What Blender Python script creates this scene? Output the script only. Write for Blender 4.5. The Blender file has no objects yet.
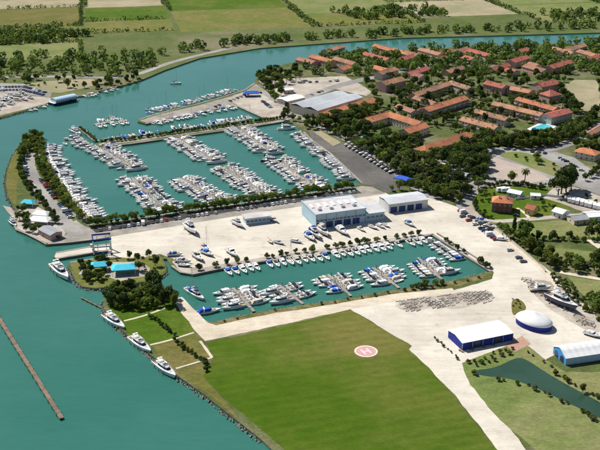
import bpy, math, random
from mathutils import Vector
from mathutils.geometry import tessellate_polygon
R = math.radians
random.seed(11)
SC = bpy.context.scene
COL = SC.collection

# ------------------------------------------------------------------ camera, sky, sun, exposure
CAM_H, PITCH, FPX = 225.0, 22.0, 950.0
cam = bpy.data.objects.new('camera', bpy.data.cameras.new('camera'))
COL.objects.link(cam)
cam.location = (0, 0, CAM_H)
cam.rotation_euler = (R(90 - PITCH), 0, 0)
cam.data.sensor_width = 36.0
cam.data.lens = 36.0 * FPX / 600.0
cam.data.clip_start = 1.0
cam.data.clip_end = 40000.0
SC.camera = cam

SUN_EL, SUN_AZ = 50.0, -48.0          # azimuth clockwise from +Y
world = bpy.data.worlds.new('World'); SC.world = world; world.use_nodes = True
wn = world.node_tree.nodes; wl = world.node_tree.links
sky = wn.new('ShaderNodeTexSky'); sky.sky_type = 'NISHITA'; sky.sun_disc = False
sky.sun_elevation = R(SUN_EL); sky.sun_rotation = R(SUN_AZ); sky.air_density = 1.0; sky.dust_density = 0.6
wl.new(sky.outputs[0], wn['Background'].inputs[0]); wn['Background'].inputs[1].default_value = 0.065
sun = bpy.data.objects.new('sun', bpy.data.lights.new('sun', 'SUN')); COL.objects.link(sun)
sun.data.energy = 4.9; sun.data.angle = R(0.5); sun.data.color = (1.0, 0.955, 0.88)
sdir = Vector((math.sin(R(SUN_AZ)) * math.cos(R(SUN_EL)), math.cos(R(SUN_AZ)) * math.cos(R(SUN_EL)), math.sin(R(SUN_EL))))
sun.rotation_euler = sdir.to_track_quat('Z', 'Y').to_euler()
sun.location = (0, 600, 400)
vs = SC.view_settings
vs.view_transform = 'Standard'; vs.look = 'None'; vs.gamma = 1.0; vs.exposure = 0.36; vs.use_curve_mapping = False
SC.cycles.max_bounces = 6; SC.cycles.caustics_reflective = False; SC.cycles.caustics_refractive = False

# ------------------------------------------------------------------ survey: plan coordinates -> metres on the ground
LZ = 1.2                               # level of the land above the water
_c, _s = math.cos(R(90 - PITCH)), math.sin(R(90 - PITCH))
def G(x, y, z=LZ):
    a, b = x - 300.0, -(y - 225.0)
    dy, dz = _c * b + _s * FPX, _s * b - _c * FPX
    t = (CAM_H - z) / -dz
    return Vector((a * t, dy * t, z))
def GP(pts, z=LZ): return [G(x, y, z) for x, y in pts]
def ang(a, b): return math.atan2(b.y - a.y, b.x - a.x)

# ------------------------------------------------------------------ materials
def P(name, c1, c2=None, scale=1.0, rough=0.8, metal=0.0, c3=None, scale3=0.02, bump=0.0, bscale=None, rnd=0.0, spec=0.06, detail=5, coat=0.0, w3=(0.42, 0.6), trans=0.0, spot=None, grain=0.0, gscale=0.6, stretch=1.9, stain=0.0, stripes=0.0):
    m = bpy.data.materials.new(name); m.use_nodes = True
    n, l = m.node_tree.nodes, m.node_tree.links
    b = n['Principled BSDF']
    b.inputs['Roughness'].default_value = rough; b.inputs['Metallic'].default_value = metal
    b.inputs['Specular IOR Level'].default_value = spec
    if coat: b.inputs['Coat Weight'].default_value = coat
    rgb = lambda c: (c[0], c[1], c[2], 1)
    if c2 is None: c2 = tuple(v * 0.82 for v in c1)
    pos = n.new('ShaderNodeNewGeometry')
    nz = n.new('ShaderNodeTexNoise'); nz.inputs['Scale'].default_value = scale; nz.inputs['Detail'].default_value = detail; nz.inputs['Roughness'].default_value = 0.62
    l.new(pos.outputs['Position'], nz.inputs['Vector'])
    rp = n.new('ShaderNodeValToRGB'); rp.color_ramp.elements[0].position = 0.33; rp.color_ramp.elements[1].position = 0.67
    rp.color_ramp.elements[0].color = rgb(c1); rp.color_ramp.elements[1].color = rgb(c2)
    l.new(nz.outputs['Fac'], rp.inputs['Fac']); out = rp.outputs['Color']
    if c3 is not None:
        n3 = n.new('ShaderNodeTexNoise'); n3.inputs['Scale'].default_value = scale3; n3.inputs['Detail'].default_value = 6; n3.inputs['Roughness'].default_value = 0.6
        l.new(pos.outputs['Position'], n3.inputs['Vector'])
        mr = n.new('ShaderNodeMapRange'); mr.inputs[1].default_value = w3[0]; mr.inputs[2].default_value = w3[1]
        l.new(n3.outputs['Fac'], mr.inputs[0])
        mx = n.new('ShaderNodeMixRGB'); l.new(mr.outputs[0], mx.inputs[0]); l.new(out, mx.inputs[1]); mx.inputs[2].default_value = rgb(c3); out = mx.outputs[0]
    if spot is not None:               # a dry patch of turf round a point on the ground: (centre, inner radius, outer radius, colour)
        ctr, r0, r1, cs = spot
        vd = n.new('ShaderNodeVectorMath'); vd.operation = 'DISTANCE'; l.new(pos.outputs['Position'], vd.inputs[0]); vd.inputs[1].default_value = ctr
        ns = n.new('ShaderNodeTexNoise'); ns.inputs['Scale'].default_value = 0.05; ns.inputs['Detail'].default_value = 7; l.new(pos.outputs['Position'], ns.inputs['Vector'])
        ad = n.new('ShaderNodeMath'); ad.operation = 'MULTIPLY_ADD'; l.new(ns.outputs['Fac'], ad.inputs[0]); ad.inputs[1].default_value = 55.0; l.new(vd.outputs['Value'], ad.inputs[2])
        ms = n.new('ShaderNodeMapRange'); ms.inputs[1].default_value = r0 + 27; ms.inputs[2].default_value = r1 + 27; ms.inputs[3].default_value = 0.85; ms.inputs[4].default_value = 0.0; ms.interpolation_type = 'SMOOTHSTEP'
        l.new(ad.outputs[0], ms.inputs[0]); mq = n.new('ShaderNodeMixRGB'); l.new(ms.outputs[0], mq.inputs[0]); l.new(out, mq.inputs[1]); mq.inputs[2].default_value = rgb(cs); out = mq.outputs[0]
    if grain:                           # tufts, pebbles, wear: two finer sizes of mottling
        for gs, ga in ((gscale, grain), (gscale * .22, grain * .8)):
            ng = n.new('ShaderNodeTexNoise'); ng.inputs['Scale'].default_value = gs; ng.inputs['Detail'].default_value = 3; ng.inputs['Roughness'].default_value = 0.7
            mp = n.new('ShaderNodeMapping'); mp.inputs['Rotation'].default_value = (0, 0, 0.5); mp.inputs['Scale'].default_value = (1, stretch, 1)
            l.new(pos.outputs['Position'], mp.inputs[0]); l.new(mp.outputs[0], ng.inputs['Vector'])
            mg = n.new('ShaderNodeMapRange'); mg.inputs[1].default_value = .3; mg.inputs[2].default_value = .7; mg.inputs[3].default_value = 1 - ga; mg.inputs[4].default_value = 1 + ga
            l.new(ng.outputs['Fac'], mg.inputs[0]); vm = n.new('ShaderNodeVectorMath'); vm.operation = 'SCALE'; l.new(out, vm.inputs[0]); l.new(mg.outputs[0], vm.inputs['Scale']); out = vm.outputs[0]
    if stain:                           # scattered drips and worn patches
        nt = n.new('ShaderNodeTexNoise'); nt.inputs['Scale'].default_value = .16; nt.inputs['Detail'].default_value = 4; l.new(pos.outputs['Position'], nt.inputs['Vector'])
        mt = n.new('ShaderNodeMapRange'); mt.inputs[1].default_value = .60; mt.inputs[2].default_value = .72; mt.inputs[3].default_value = 1; mt.inputs[4].default_value = 1 - stain
        l.new(nt.outputs['Fac'], mt.inputs[0]); vt = n.new('ShaderNodeVectorMath'); vt.operation = 'SCALE'; l.new(out, vt.inputs[0]); l.new(mt.outputs[0], vt.inputs['Scale']); out = vt.outputs[0]
        for th_, sc_ in ((-.33, .06), (.95, .06)):   # long faint wheel tracks
            mw = n.new('ShaderNodeMapping'); mw.inputs['Rotation'].default_value = (0, 0, th_); mw.inputs['Scale'].default_value = (.045, 1, 1); l.new(pos.outputs['Position'], mw.inputs[0])
            nw = n.new('ShaderNodeTexNoise'); nw.inputs['Scale'].default_value = .55; nw.inputs['Detail'].default_value = 2; l.new(mw.outputs[0], nw.inputs['Vector'])
            mk = n.new('ShaderNodeMapRange'); mk.inputs[1].default_value = .56; mk.inputs[2].default_value = .66; mk.inputs[3].default_value = 1; mk.inputs[4].default_value = 1 - sc_ * 1.2
            l.new(nw.outputs['Fac'], mk.inputs[0]); vk = n.new('ShaderNodeVectorMath'); vk.operation = 'SCALE'; l.new(out, vk.inputs[0]); l.new(mk.outputs[0], vk.inputs['Scale']); out = vk.outputs[0]
    if stripes:                         # mowing bands
        ms2 = n.new('ShaderNodeMapping'); ms2.inputs['Rotation'].default_value = (0, 0, -.30); l.new(pos.outputs['Position'], ms2.inputs[0])
        wv = n.new('ShaderNodeTexWave'); wv.bands_direction = 'Y'; wv.inputs['Scale'].default_value = .055; wv.inputs['Distortion'].default_value = 1.2; wv.inputs['Detail'].default_value = 2; l.new(ms2.outputs[0], wv.inputs['Vector'])
        mv = n.new('ShaderNodeMapRange'); mv.inputs[3].default_value = 1 - stripes; mv.inputs[4].default_value = 1 + stripes; l.new(wv.outputs['Fac'], mv.inputs[0])
        vv = n.new('ShaderNodeVectorMath'); vv.operation = 'SCALE'; l.new(out, vv.inputs[0]); l.new(mv.outputs[0], vv.inputs['Scale']); out = vv.outputs[0]
    if rnd:
        oi = n.new('ShaderNodeObjectInfo')
        hs = n.new('ShaderNodeHueSaturation')
        m1 = n.new('ShaderNodeMapRange'); m1.inputs[3].default_value = 1 - rnd; m1.inputs[4].default_value = 1 + rnd
        l.new(oi.outputs['Random'], m1.inputs[0]); l.new(m1.outputs[0], hs.inputs['Value'])
        m2 = n.new('ShaderNodeMapRange'); m2.inputs[3].default_value = 0.5 - rnd * 0.07; m2.inputs[4].default_value = 0.5 + rnd * 0.05
        ml = n.new('ShaderNodeMath'); ml.operation = 'FRACT'; mm = n.new('ShaderNodeMath'); mm.operation = 'MULTIPLY'; mm.inputs[1].default_value = 7.31
        l.new(oi.outputs['Random'], mm.inputs[0]); l.new(mm.outputs[0], ml.inputs[0]); l.new(ml.outputs[0], m2.inputs[0]); l.new(m2.outputs[0], hs.inputs['Hue'])
        l.new(out, hs.inputs['Color']); out = hs.outputs['Color']
    l.new(out, b.inputs['Base Color'])
    if trans:                           # leaves let light through
        tr = n.new('ShaderNodeBsdfTranslucent'); l.new(out, tr.inputs['Color']); ms_ = n.new('ShaderNodeMixShader'); ms_.inputs[0].default_value = trans
        l.new(b.outputs[0], ms_.inputs[1]); l.new(tr.outputs[0], ms_.inputs[2]); l.new(ms_.outputs[0], n['Material Output'].inputs['Surface'])
    if bump:
        nb = n.new('ShaderNodeTexNoise'); nb.inputs['Scale'].default_value = bscale or scale * 4; nb.inputs['Detail'].default_value = 4
        l.new(pos.outputs['Position'], nb.inputs['Vector'])
        bp = n.new('ShaderNodeBump'); bp.inputs['Strength'].default_value = bump; bp.inputs['Distance'].default_value = 0.3
        l.new(nb.outputs['Fac'], bp.inputs['Height']); l.new(bp.outputs[0], b.inputs['Normal'])
    return m

M = {}
def mat(k, *a, **kw): M[k] = P(k, *a, **kw)
mat('water', (0.026, 0.128, 0.097), (0.031, 0.138, 0.105), 0.012, rough=0.12, spec=0.5, c3=(0.036, 0.142, 0.112), scale3=0.006, bump=0.10, bscale=0.9, grain=.045, gscale=.10, stretch=4.0)
M['water'].node_tree.nodes['Principled BSDF'].inputs['IOR'].default_value = 1.33
mat('pond', (0.022, 0.052, 0.030), (0.03, 0.07, 0.04), 0.05, rough=0.10, spec=0.5, bump=0.05, bscale=1.2)
mat('poolwater', (0.06, 0.42, 0.50), (0.09, 0.52, 0.60), 0.3, rough=0.08, spec=0.5, bump=0.08, bscale=1.5)
mat('soil', (0.10, 0.115, 0.042), (0.062, 0.092, 0.024), 0.06, c3=(0.20, 0.175, 0.115), scale3=0.022, bump=0.3, bscale=0.6, rough=0.95, w3=(0.48, 0.66), grain=0.3)
mat('farland', (0.075, 0.11, 0.03), (0.12, 0.13, 0.05), 0.02, c3=(0.18, 0.165, 0.10), scale3=0.006, rough=0.95, w3=(0.5, 0.66), grain=0.25)
mat('quay', (0.22, 0.205, 0.18), (0.13, 0.125, 0.11), 0.7, rough=0.9, bump=0.3)
mat('sand', (0.62, 0.57, 0.49), (0.54, 0.495, 0.42), 0.05, c3=(0.42, 0.38, 0.32), scale3=0.02, rough=0.95, bump=0.15, bscale=1.2, w3=(0.44, 0.72), grain=0.07, stain=.12)
mat('sandroad', (0.60, 0.53, 0.42), (0.52, 0.45, 0.35), 0.12, c3=(0.47, 0.40, 0.31), scale3=0.03, rough=0.95, bump=0.15, bscale=1.2, w3=(0.5, 0.7), grain=0.08, stain=.12)
mat('gravel', (0.47, 0.43, 0.37), (0.40, 0.36, 0.31), 0.15, c3=(0.33, 0.28, 0.23), scale3=0.04, rough=0.95, bump=0.3, bscale=1.5, grain=0.14, stain=.15)
mat('asphalt', (0.088, 0.085, 0.082), (0.112, 0.107, 0.10), 0.08, c3=(0.14, 0.132, 0.122), scale3=0.03, rough=0.9, grain=0.12, stain=.2)
mat('road', (0.27, 0.26, 0.245), (0.34, 0.325, 0.30), 0.07, c3=(0.22, 0.21, 0.20), scale3=0.03, rough=0.9, grain=0.12)
mat('darkroad', (0.045, 0.044, 0.042), (0.066, 0.063, 0.06), 0.1, rough=0.9, grain=0.15)
mat('pinklot', (0.42, 0.35, 0.30), (0.36, 0.30, 0.26), 0.08, rough=0.95, grain=0.1)
mat('concrete', (0.36, 0.33, 0.29), (0.29, 0.265, 0.235), 0.2, rough=0.9, c3=(0.24, 0.22, 0.19), scale3=0.06, grain=0.12, stain=.15)
mat('brickpave', (0.36, 0.22, 0.16), (0.42, 0.27, 0.20), 0.4, rough=0.9)
mat('lawn', (0.052, 0.104, 0.007), (0.068, 0.118, 0.010), 0.05, c3=(0.105, 0.130, 0.024), scale3=0.016, rough=0.95, bump=0.3, bscale=1.8, w3=(0.45, 0.62), grain=0.22)
mat('lawnbig', (0.048, 0.096, 0.005), (0.062, 0.108, 0.008), 0.05, c3=(0.092, 0.120, 0.018), scale3=0.016, rough=0.95, bump=0.3, bscale=1.8, w3=(0.45, 0.62), spot=(tuple(G(372, 332)), 16.0, 46.0, (0.150, 0.138, 0.038)), grain=0.13, stripes=.05)
mat('drylawn', (0.130, 0.142, 0.034), (0.105, 0.138, 0.028), 0.06, c3=(0.165, 0.150, 0.05), scale3=0.03, rough=0.95, bump=0.3, bscale=1.8, grain=0.25)
mat('olive', (0.125, 0.118, 0.030), (0.092, 0.112, 0.024), 0.08, c3=(0.15, 0.13, 0.045), scale3=0.04, rough=0.95, bump=0.3, bscale=1.8, grain=0.25)
mat('field', (0.125, 0.165, 0.048), (0.155, 0.185, 0.06), 0.04, c3=(0.19, 0.19, 0.08), scale3=0.02, rough=0.95, bump=0.2, grain=0.22)
mat('tan', (0.30, 0.255, 0.165), (0.35, 0.30, 0.20), 0.04, c3=(0.24, 0.225, 0.13), scale3=0.015, rough=0.95, grain=0.12)
mat('reeds', (0.14, 0.125, 0.05), (0.075, 0.09, 0.025), 0.35, c3=(0.19, 0.16, 0.08), scale3=0.1, rough=0.95, bump=0.8, bscale=1.5, grain=0.35)
mat('leaf', (0.095, 0.140, 0.026), (0.135, 0.18, 0.038), 0.35, rough=0.75, rnd=0.35, spec=0.08, trans=0.35)
mat('leafbright', (0.15, 0.205, 0.03), (0.185, 0.235, 0.045), 0.35, rough=0.75, rnd=0.25, spec=0.08, trans=0.35)
mat('leafdark', (0.055, 0.088, 0.024), (0.08, 0.115, 0.034), 0.35, rough=0.8, rnd=0.3, spec=0.08, trans=0.3)
mat('leafdry', (0.16, 0.14, 0.06), (0.11, 0.125, 0.04), 0.6, rough=0.85, rnd=0.3, spec=0.2, trans=0.25)
mat('bark', (0.10, 0.075, 0.05), (0.06, 0.045, 0.03), 2.0, rough=0.95)
mat('white', (0.80, 0.80, 0.79), (0.74, 0.74, 0.73), 0.4, rough=0.28, spec=0.5)
mat('navy', (0.02, 0.03, 0.075), (0.03, 0.04, 0.09), 0.5, rough=0.3, spec=0.5)
mat('antifoul', (0.05, 0.07, 0.14), (0.03, 0.04, 0.08), 0.5, rough=0.7)
mat('antired', (0.30, 0.045, 0.035), (0.22, 0.035, 0.03), 0.5, rough=0.7)
mat('deck', (0.62, 0.61, 0.58), (0.56, 0.55, 0.52), 0.8, rough=0.6)
mat('teak', (0.30, 0.20, 0.12), (0.23, 0.15, 0.09), 1.5, rough=0.7)
mat('glass', (0.012, 0.015, 0.02), (0.02, 0.024, 0.03), 0.5, rough=0.08, spec=0.6)
mat('blueglass', (0.03, 0.06, 0.13), (0.045, 0.085, 0.17), 0.3, rough=0.12, spec=0.6)
mat('blue', (0.025, 0.085, 0.40), (0.035, 0.11, 0.46), 0.8, rough=0.7, rnd=0.25)
mat('navycloth', (0.022, 0.035, 0.14), (0.03, 0.05, 0.19), 0.8, rough=0.75, rnd=0.2)
mat('beige', (0.52, 0.46, 0.36), (0.45, 0.39, 0.30), 0.8, rough=0.8, rnd=0.12)
mat('grey', (0.30, 0.31, 0.32), (0.24, 0.25, 0.26), 0.6, rough=0.6)
mat('cushion', (0.45, 0.43, 0.40), (0.36, 0.35, 0.34), 1.0, rough=0.8)
mat('metal', (0.42, 0.43, 0.44), (0.34, 0.35, 0.36), 1.0, rough=0.35, metal=0.7)
mat('rust', (0.20, 0.13, 0.09), (0.30, 0.25, 0.21), 1.2, rough=0.85)
mat('rubber', (0.02, 0.02, 0.02), (0.03, 0.03, 0.03), 1.0, rough=0.85)
mat('wood', (0.22, 0.155, 0.115), (0.31, 0.225, 0.17), 0.9, rough=0.9, c3=(0.17, 0.13, 0.10), scale3=0.4)
mat('tile', (0.44, 0.175, 0.085), (0.50, 0.22, 0.12), 0.22, c3=(0.35, 0.145, 0.085), scale3=0.08, rough=0.9, bump=0.6, bscale=2.2, rnd=0.10, grain=0.15)
mat('tilebrown', (0.35, 0.175, 0.105), (0.41, 0.215, 0.135), 0.25, c3=(0.24, 0.145, 0.105), scale3=0.08, rough=0.9, bump=0.6, bscale=2.2, rnd=0.12, grain=0.15)
mat('tilered', (0.32, 0.10, 0.075), (0.38, 0.14, 0.105), 0.3, rough=0.9, bump=0.6, bscale=2.2, rnd=0.1, grain=0.12)
mat('stucco', (0.62, 0.55, 0.45), (0.55, 0.48, 0.39), 0.2, rough=0.9, rnd=0.08)
mat('shedwall', (0.62, 0.62, 0.60), (0.55, 0.55, 0.54), 0.2, rough=0.85, grain=.06)
mat('stuccopink', (0.55, 0.36, 0.31), (0.48, 0.31, 0.27), 0.2, rough=0.9, rnd=0.06)
mat('stuccoyellow', (0.62, 0.45, 0.20), (0.55, 0.39, 0.17), 0.2, rough=0.9)
mat('brick', (0.22, 0.085, 0.06), (0.28, 0.12, 0.085), 0.6, rough=0.9)
mat('bluewall', (0.42, 0.58, 0.66), (0.37, 0.53, 0.61), 0.2, rough=0.7, grain=.06, stretch=.4)
mat('hangarroof', (0.50, 0.52, 0.54), (0.57, 0.56, 0.55), 0.08, c3=(0.45, 0.40, 0.38), scale3=0.05, rough=0.6, grain=0.08, stain=.12)
mat('metalroof', (0.56, 0.58, 0.60), (0.50, 0.52, 0.545), 0.05, c3=(0.44, 0.46, 0.48), scale3=0.03, rough=0.5, grain=0.06)
mat('greyroof', (0.33, 0.34, 0.355), (0.27, 0.28, 0.29), 0.2, rough=0.7)
mat('tent', (0.74, 0.74, 0.74), (0.68, 0.68, 0.685), 0.3, rough=0.55)
mat('tentblue', (0.025, 0.035, 0.22), (0.035, 0.05, 0.28), 0.6, rough=0.6)
mat('tentsky', (0.05, 0.27, 0.62), (0.07, 0.32, 0.68), 0.5, rough=0.55)
mat('tentpale', (0.36, 0.50, 0.66), (0.42, 0.56, 0.70), 0.5, rough=0.55)
mat('cyan', (0.06, 0.46, 0.62), (0.09, 0.54, 0.68), 0.5, rough=0.6)
mat('padpink', (0.50, 0.27, 0.25), (0.56, 0.33, 0.31), 0.6, rough=0.8)
mat('padwhite', (0.74, 0.70, 0.68), (0.58, 0.46, 0.44), 0.7, rough=0.85, grain=.1)
mat('leafgrey', (0.15, 0.165, 0.085), (0.19, 0.20, 0.11), 0.35, rough=0.8, rnd=0.25, spec=0.08, trans=0.3)
mat('paint', (0.78, 0.77, 0.75), (0.68, 0.67, 0.65), 0.8, rough=0.7)
mat('stone', (0.30, 0.28, 0.24), (0.20, 0.185, 0.155), 1.2, rough=0.95, rnd=0.2)
CARCOL = {'white': (0.75, 0.75, 0.75), 'silver': (0.42, 0.43, 0.45), 'black': (0.02, 0.02, 0.023), 'grey': (0.12, 0.125, 0.13), 'blue': (0.03, 0.07, 0.22), 'red': (0.34, 0.03, 0.03)}
for k, c in CARCOL.items(): mat('car_' + k, c, tuple(v * .93 for v in c), 0.5, rough=0.25, spec=0.5, coat=0.4)

# ------------------------------------------------------------------ mesh helpers
class MB:
    def __init__(s): s.v = []; s.f = []; s.m = []; s.mats = []
    def mi(s, k):
        if k not in s.mats: s.mats.append(k)
        return s.mats.index(k)
    def add(s, vs, fs, k):
        o = len(s.v); s.v += [tuple(v) for v in vs]; i = s.mi(k)
        for f in fs: s.f.append([o + j for j in f]); s.m.append(i)
        return s
    def box(s, x0, x1, y0, y1, z0, z1, k):
        return s.add([(x0, y0, z0), (x1, y0, z0), (x1, y1, z0), (x0, y1, z0), (x0, y0, z1), (x1, y0, z1), (x1, y1, z1), (x0, y1, z1)],
                     [(0, 3, 2, 1), (4, 5, 6, 7), (0, 1, 5, 4), (1, 2, 6, 5), (2, 3, 7, 6), (3, 0, 4, 7)], k)
    def frus(s, b, t, k, capb=True):      # b,t: lists of xyz rings of equal length
        n = len(b); fs = [(i, (i + 1) % n, n + (i + 1) % n, n + i) for i in range(n)]
        fs.append(tuple(range(n, 2 * n)))
        if capb: fs.append(tuple(range(n - 1, -1, -1)))
        return s.add(list(b) + list(t), fs, k)
    def loft(s, rings, k, close=True, cap=True):
        n = len(rings[0]); vs = [p for r in rings for p in r]; fs = []
        for a in range(len(rings) - 1):
            for i in range(n if close else n - 1):
                j = (i + 1) % n; fs.append((a * n + i, a * n + j, (a + 1) * n + j, (a + 1) * n + i))
        if cap:
            fs.append(tuple(range(n - 1, -1, -1))); fs.append(tuple(range((len(rings) - 1) * n, len(rings) * n)))
        return s.add(vs, fs, k)
    def cyl(s, p, q, r0, r1, k, n=6):
        p, q = Vector(p), Vector(q); d = (q - p).normalized()
        a = d.orthogonal().normalized(); b = d.cross(a)
        rg = lambda c, r: [tuple(c + a * (r * math.cos(2 * math.pi * i / n)) + b * (r * math.sin(2 * math.pi * i / n))) for i in range(n)]
        return s.frus(rg(p, r0), rg(q, r1), k)
    def mesh(s, name, smooth=False):
        me = bpy.data.meshes.new(name); me.from_pydata(s.v, [], s.f)
        for k in s.mats: me.materials.append(M[k])
        me.polygons.foreach_set('material_index', s.m)
        if smooth: me.polygons.foreach_set('use_smooth', [True] * len(s.f))
        me.validate(); me.update(); return me

def link(name, data, parent=None, loc=None, rz=None, sc=None):
    o = bpy.data.objects.new(name, data); COL.objects.link(o)
    if parent is not None: o.parent = parent
    if loc is not None: o.location = loc
    if rz is not None: o.rotation_euler = (0, 0, rz)
    if sc is not None: o.scale = sc if hasattr(sc, '__len__') else (sc, sc, sc)
    return o
def tag(o, label=None, cat=None, group=None, kind=None):
    if label: o['label'] = label
    if cat: o['category'] = cat
    if group: o['group'] = group
    if kind: o['kind'] = kind
    return o
def empty(name, label, cat, loc, rz=0, group=None, sc=None):
    return tag(link(name, None, None, loc, rz, sc), label, cat, group)
# a prototype is a list of (part name, mesh, [(sub-part name, mesh)])
def put(proto, name, label, cat, group, loc, rz=0, sc=None):
    o = empty(name, label, cat, loc, rz, group, sc)
    for pn, me, subs in proto:
        c = link(pn, me, o)
        for sn, sm in subs: link(sn, sm, c)
    return o

RAGGED = {'lawn', 'lawnbig', 'drylawn', 'olive', 'field', 'tan', 'reeds', 'gravel', 'sand', 'sandroad', 'pinklot', 'road'}
def poly_faces(pts):
    return [tuple(t) for t in tessellate_polygon([[Vector((p.x, p.y, 0)) for p in pts]])]
def sheet(name, px, k, z, wall=0.0, wallk=None, kind='structure', smooth_n=0, world_pts=None):
    pts = world_pts or GP(px, LZ)
    if smooth_n:
        for _ in range(smooth_n):
            q = []
            for i, p in enumerate(pts):
                nx = pts[(i + 1) % len(pts)]; q += [p * .75 + nx * .25, p * .25 + nx * .75]
            pts = q
    if k in RAGGED:
        q = []; ph = (len(pts) * 1.7 + pts[0].x) % 6.28
        for i, p in enumerate(pts):
            nx = pts[(i + 1) % len(pts)]; d = nx - p; m_ = min(40, max(1, int(d.length / 3.5))); nn_ = Vector((-d.y, d.x, 0)).normalized() if d.length > .01 else Vector((0, 0, 0))
            for j in range(m_):
                t = j / m_; u = p + d * t; w_ = (math.sin(u.x * .31 + ph) + math.sin(u.y * .27 + ph * 2) + math.sin((u.x + u.y) * .83)) * .16 + random.uniform(-.15, .15)
                q.append(u + nn_ * (w_ if j else 0))
        pts = q
    area = sum(a.x * b.y - b.x * a.y for a, b in zip(pts, pts[1:] + pts[:1]))
    if area < 0: pts = pts[::-1]
    mb = MB(); tf = []
    for t in poly_faces(pts):
        a, b, c = (pts[i] for i in t)
        if (b.x - a.x) * (c.y - a.y) - (b.y - a.y) * (c.x - a.x) < 0: t = t[::-1]
        tf.append(t)
    mb.add([(p.x, p.y, z) for p in pts], tf, k)
    if wall:
        n = len(pts)
        mb.add([(p.x, p.y, z) for p in pts] + [(p.x, p.y, z - wall) for p in pts], [(n + i, n + (i + 1) % n, (i + 1) % n, i) for i in range(n)], wallk or k)
    o = link(name, mb.mesh(name)); o['kind'] = kind
    return o
def strip_pts(line, w):
    L, Rr = [], []
    for i, p in enumerate(line):
        a = line[max(i - 1, 0)]; b = line[min(i + 1, len(line) - 1)]
        d = Vector((b.x - a.x, b.y - a.y, 0)).normalized(); n = Vector((-d.y, d.x, 0)) * (w / 2)
        L.append(p + n); Rr.append(p - n)
    return L + Rr[::-1]
def road(name, px, w, k, z, sub=2):
    line = GP(px)
    for _ in range(sub):
        q = [line[0]]
        for a, b in zip(line, line[1:]): q += [a * .75 + b * .25, a * .25 + b * .75]
        line = q + [line[-1]]
    return sheet(name, None, k, z, world_pts=strip_pts(line, w))

# ------------------------------------------------------------------ the setting
mb = MB(); S = 9000.0
mb.add([(-S, -1500, 0), (S, -1500, 0), (S, 16000, 0), (-S, 16000, 0)], [(0, 1, 2, 3)], 'water')
tag(link('water', mb.mesh('water')), kind='structure')

GROUND = [(1700, 33), (700, 39), (420, 48), (310, 58), (270, 68), (257, 77), (254, 83), (245, 89.5), (225, 96), (200, 103), (170, 110), (150, 115.5), (139, 119.5), (137.5, 121.5), (146, 124),
 (170, 118.5), (200, 112.5), (235, 105.5), (252, 113), (262, 117.5), (262, 119.5), (230, 124), (200, 128.5), (165, 133.5), (130, 138.5), (105, 141.5), (97, 143), (97, 146.5),
 (105, 146.5), (130, 144), (165, 139), (200, 134), (240, 128.5), (284, 121.5), (293, 123), (303, 132), (312, 141), (330, 154), (345, 168), (361, 183),
 (352, 187), (330, 190), (300, 194), (270, 198.5), (235, 204), (200, 208.5), (165, 214), (130, 219), (95, 223.5), (87, 225), (78, 217), (65, 200), (53, 183), (43, 165), (39, 150), (41, 142), (39, 136.5), (32, 135.5),
 (22, 142), (12, 157), (7, 170), (5, 183), (8, 196), (13, 206), (17, 212), (15, 218), (13, 224), (16, 230), (26, 234), (38, 240), (46, 244.5), (70, 242.5), (95, 239.5), (110, 237), (111, 243.5), (95, 245.5), (75, 249), (56, 252.5), (53.5, 257), (56, 259), (75, 256), (95, 252.5), (108, 251), (108, 256.5), (95, 258.5),
 (80, 260.5), (70, 262), (68, 266), (76, 281), (82, 286.5), (95, 288.5), (120, 286), (145, 281.5), (160, 277), (167, 271.5), (166, 265), (163, 258.5), (167, 259), (171, 266), (180, 272.5), (193, 274.5), (205, 272), (240, 265), (300, 256), (340, 250), (400, 240.5), (432, 235), (490, 271.5),
 (440, 283.5), (390, 290.5), (330, 301), (270, 310), (235, 316.5), (214, 322), (204, 321.5), (196, 314), (179, 299), (168, 291), (150, 282.5), (130, 286), (112, 292), (104, 301), (103.5, 308), (116, 325), (136, 343), (155, 358), (171, 371), (205, 395), (262, 440), (330, 505), (400, 580), (1700, 580)]
sheet('ground', GROUND, 'soil', LZ, 4.0, 'quay')
FAR = [(-1200, 260), (-400, 175), (-100, 136), (-40, 124), (0, 117.5), (20, 112), (45, 105), (52, 101.5), (74, 96.5), (84, 96), (95, 93), (110, 88.5), (125, 84.8), (142, 79.8), (165, 70), (200, 58), (260, 48), (400, 38), (700, 30), (1700, 25), (1700, -125), (-1700, -125), (-1700, 260)]
sheet('far_bank', FAR, 'farland', LZ, 4.0, 'quay')

_A = sum(a.x * b.y - b.x * a.y for a, b in zip(GP(GROUND), GP(GROUND)[1:] + GP(GROUND)[:1]))
def coping(p0, p1, w=1.5):
    i, j = GROUND.index(p0), GROUND.index(p1); ln = GP(GROUND[i:j + 1]); o_, n_ = [], []
    for k_, p in enumerate(ln):
        a, b = ln[max(k_ - 1, 0)], ln[min(k_ + 1, len(ln) - 1)]; d = Vector((b.x - a.x, b.y - a.y, 0)).normalized(); q = Vector((-d.y, d.x, 0)) * (1 if _A > 0 else -1)
        o_.append(p - q * .15); n_.append(p + q * w)
    sheet('quay_edge', None, 'concrete', LZ + .16, .6, 'quay', world_pts=o_ + n_[::-1])
for a_, b_ in (((254, 83), (139, 119.5)), ((146, 124), (262, 117.5)), ((262, 119.5), (105, 141.5)), ((105, 146.5), (284, 121.5)), ((303, 132), (361, 183)), ((352, 187), (87, 225)), ((78, 217), (39, 150)), ((15, 218), (46, 244.5)), ((46, 244.5), (110, 237)), ((111, 243.5), (56, 252.5)), ((56, 259), (108, 251)), ((108, 256.5), (70, 262)), ((171, 266), (205, 272)), ((205, 272), (432, 235)), ((432, 235), (490, 271.5))): coping(a_, b_)
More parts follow.
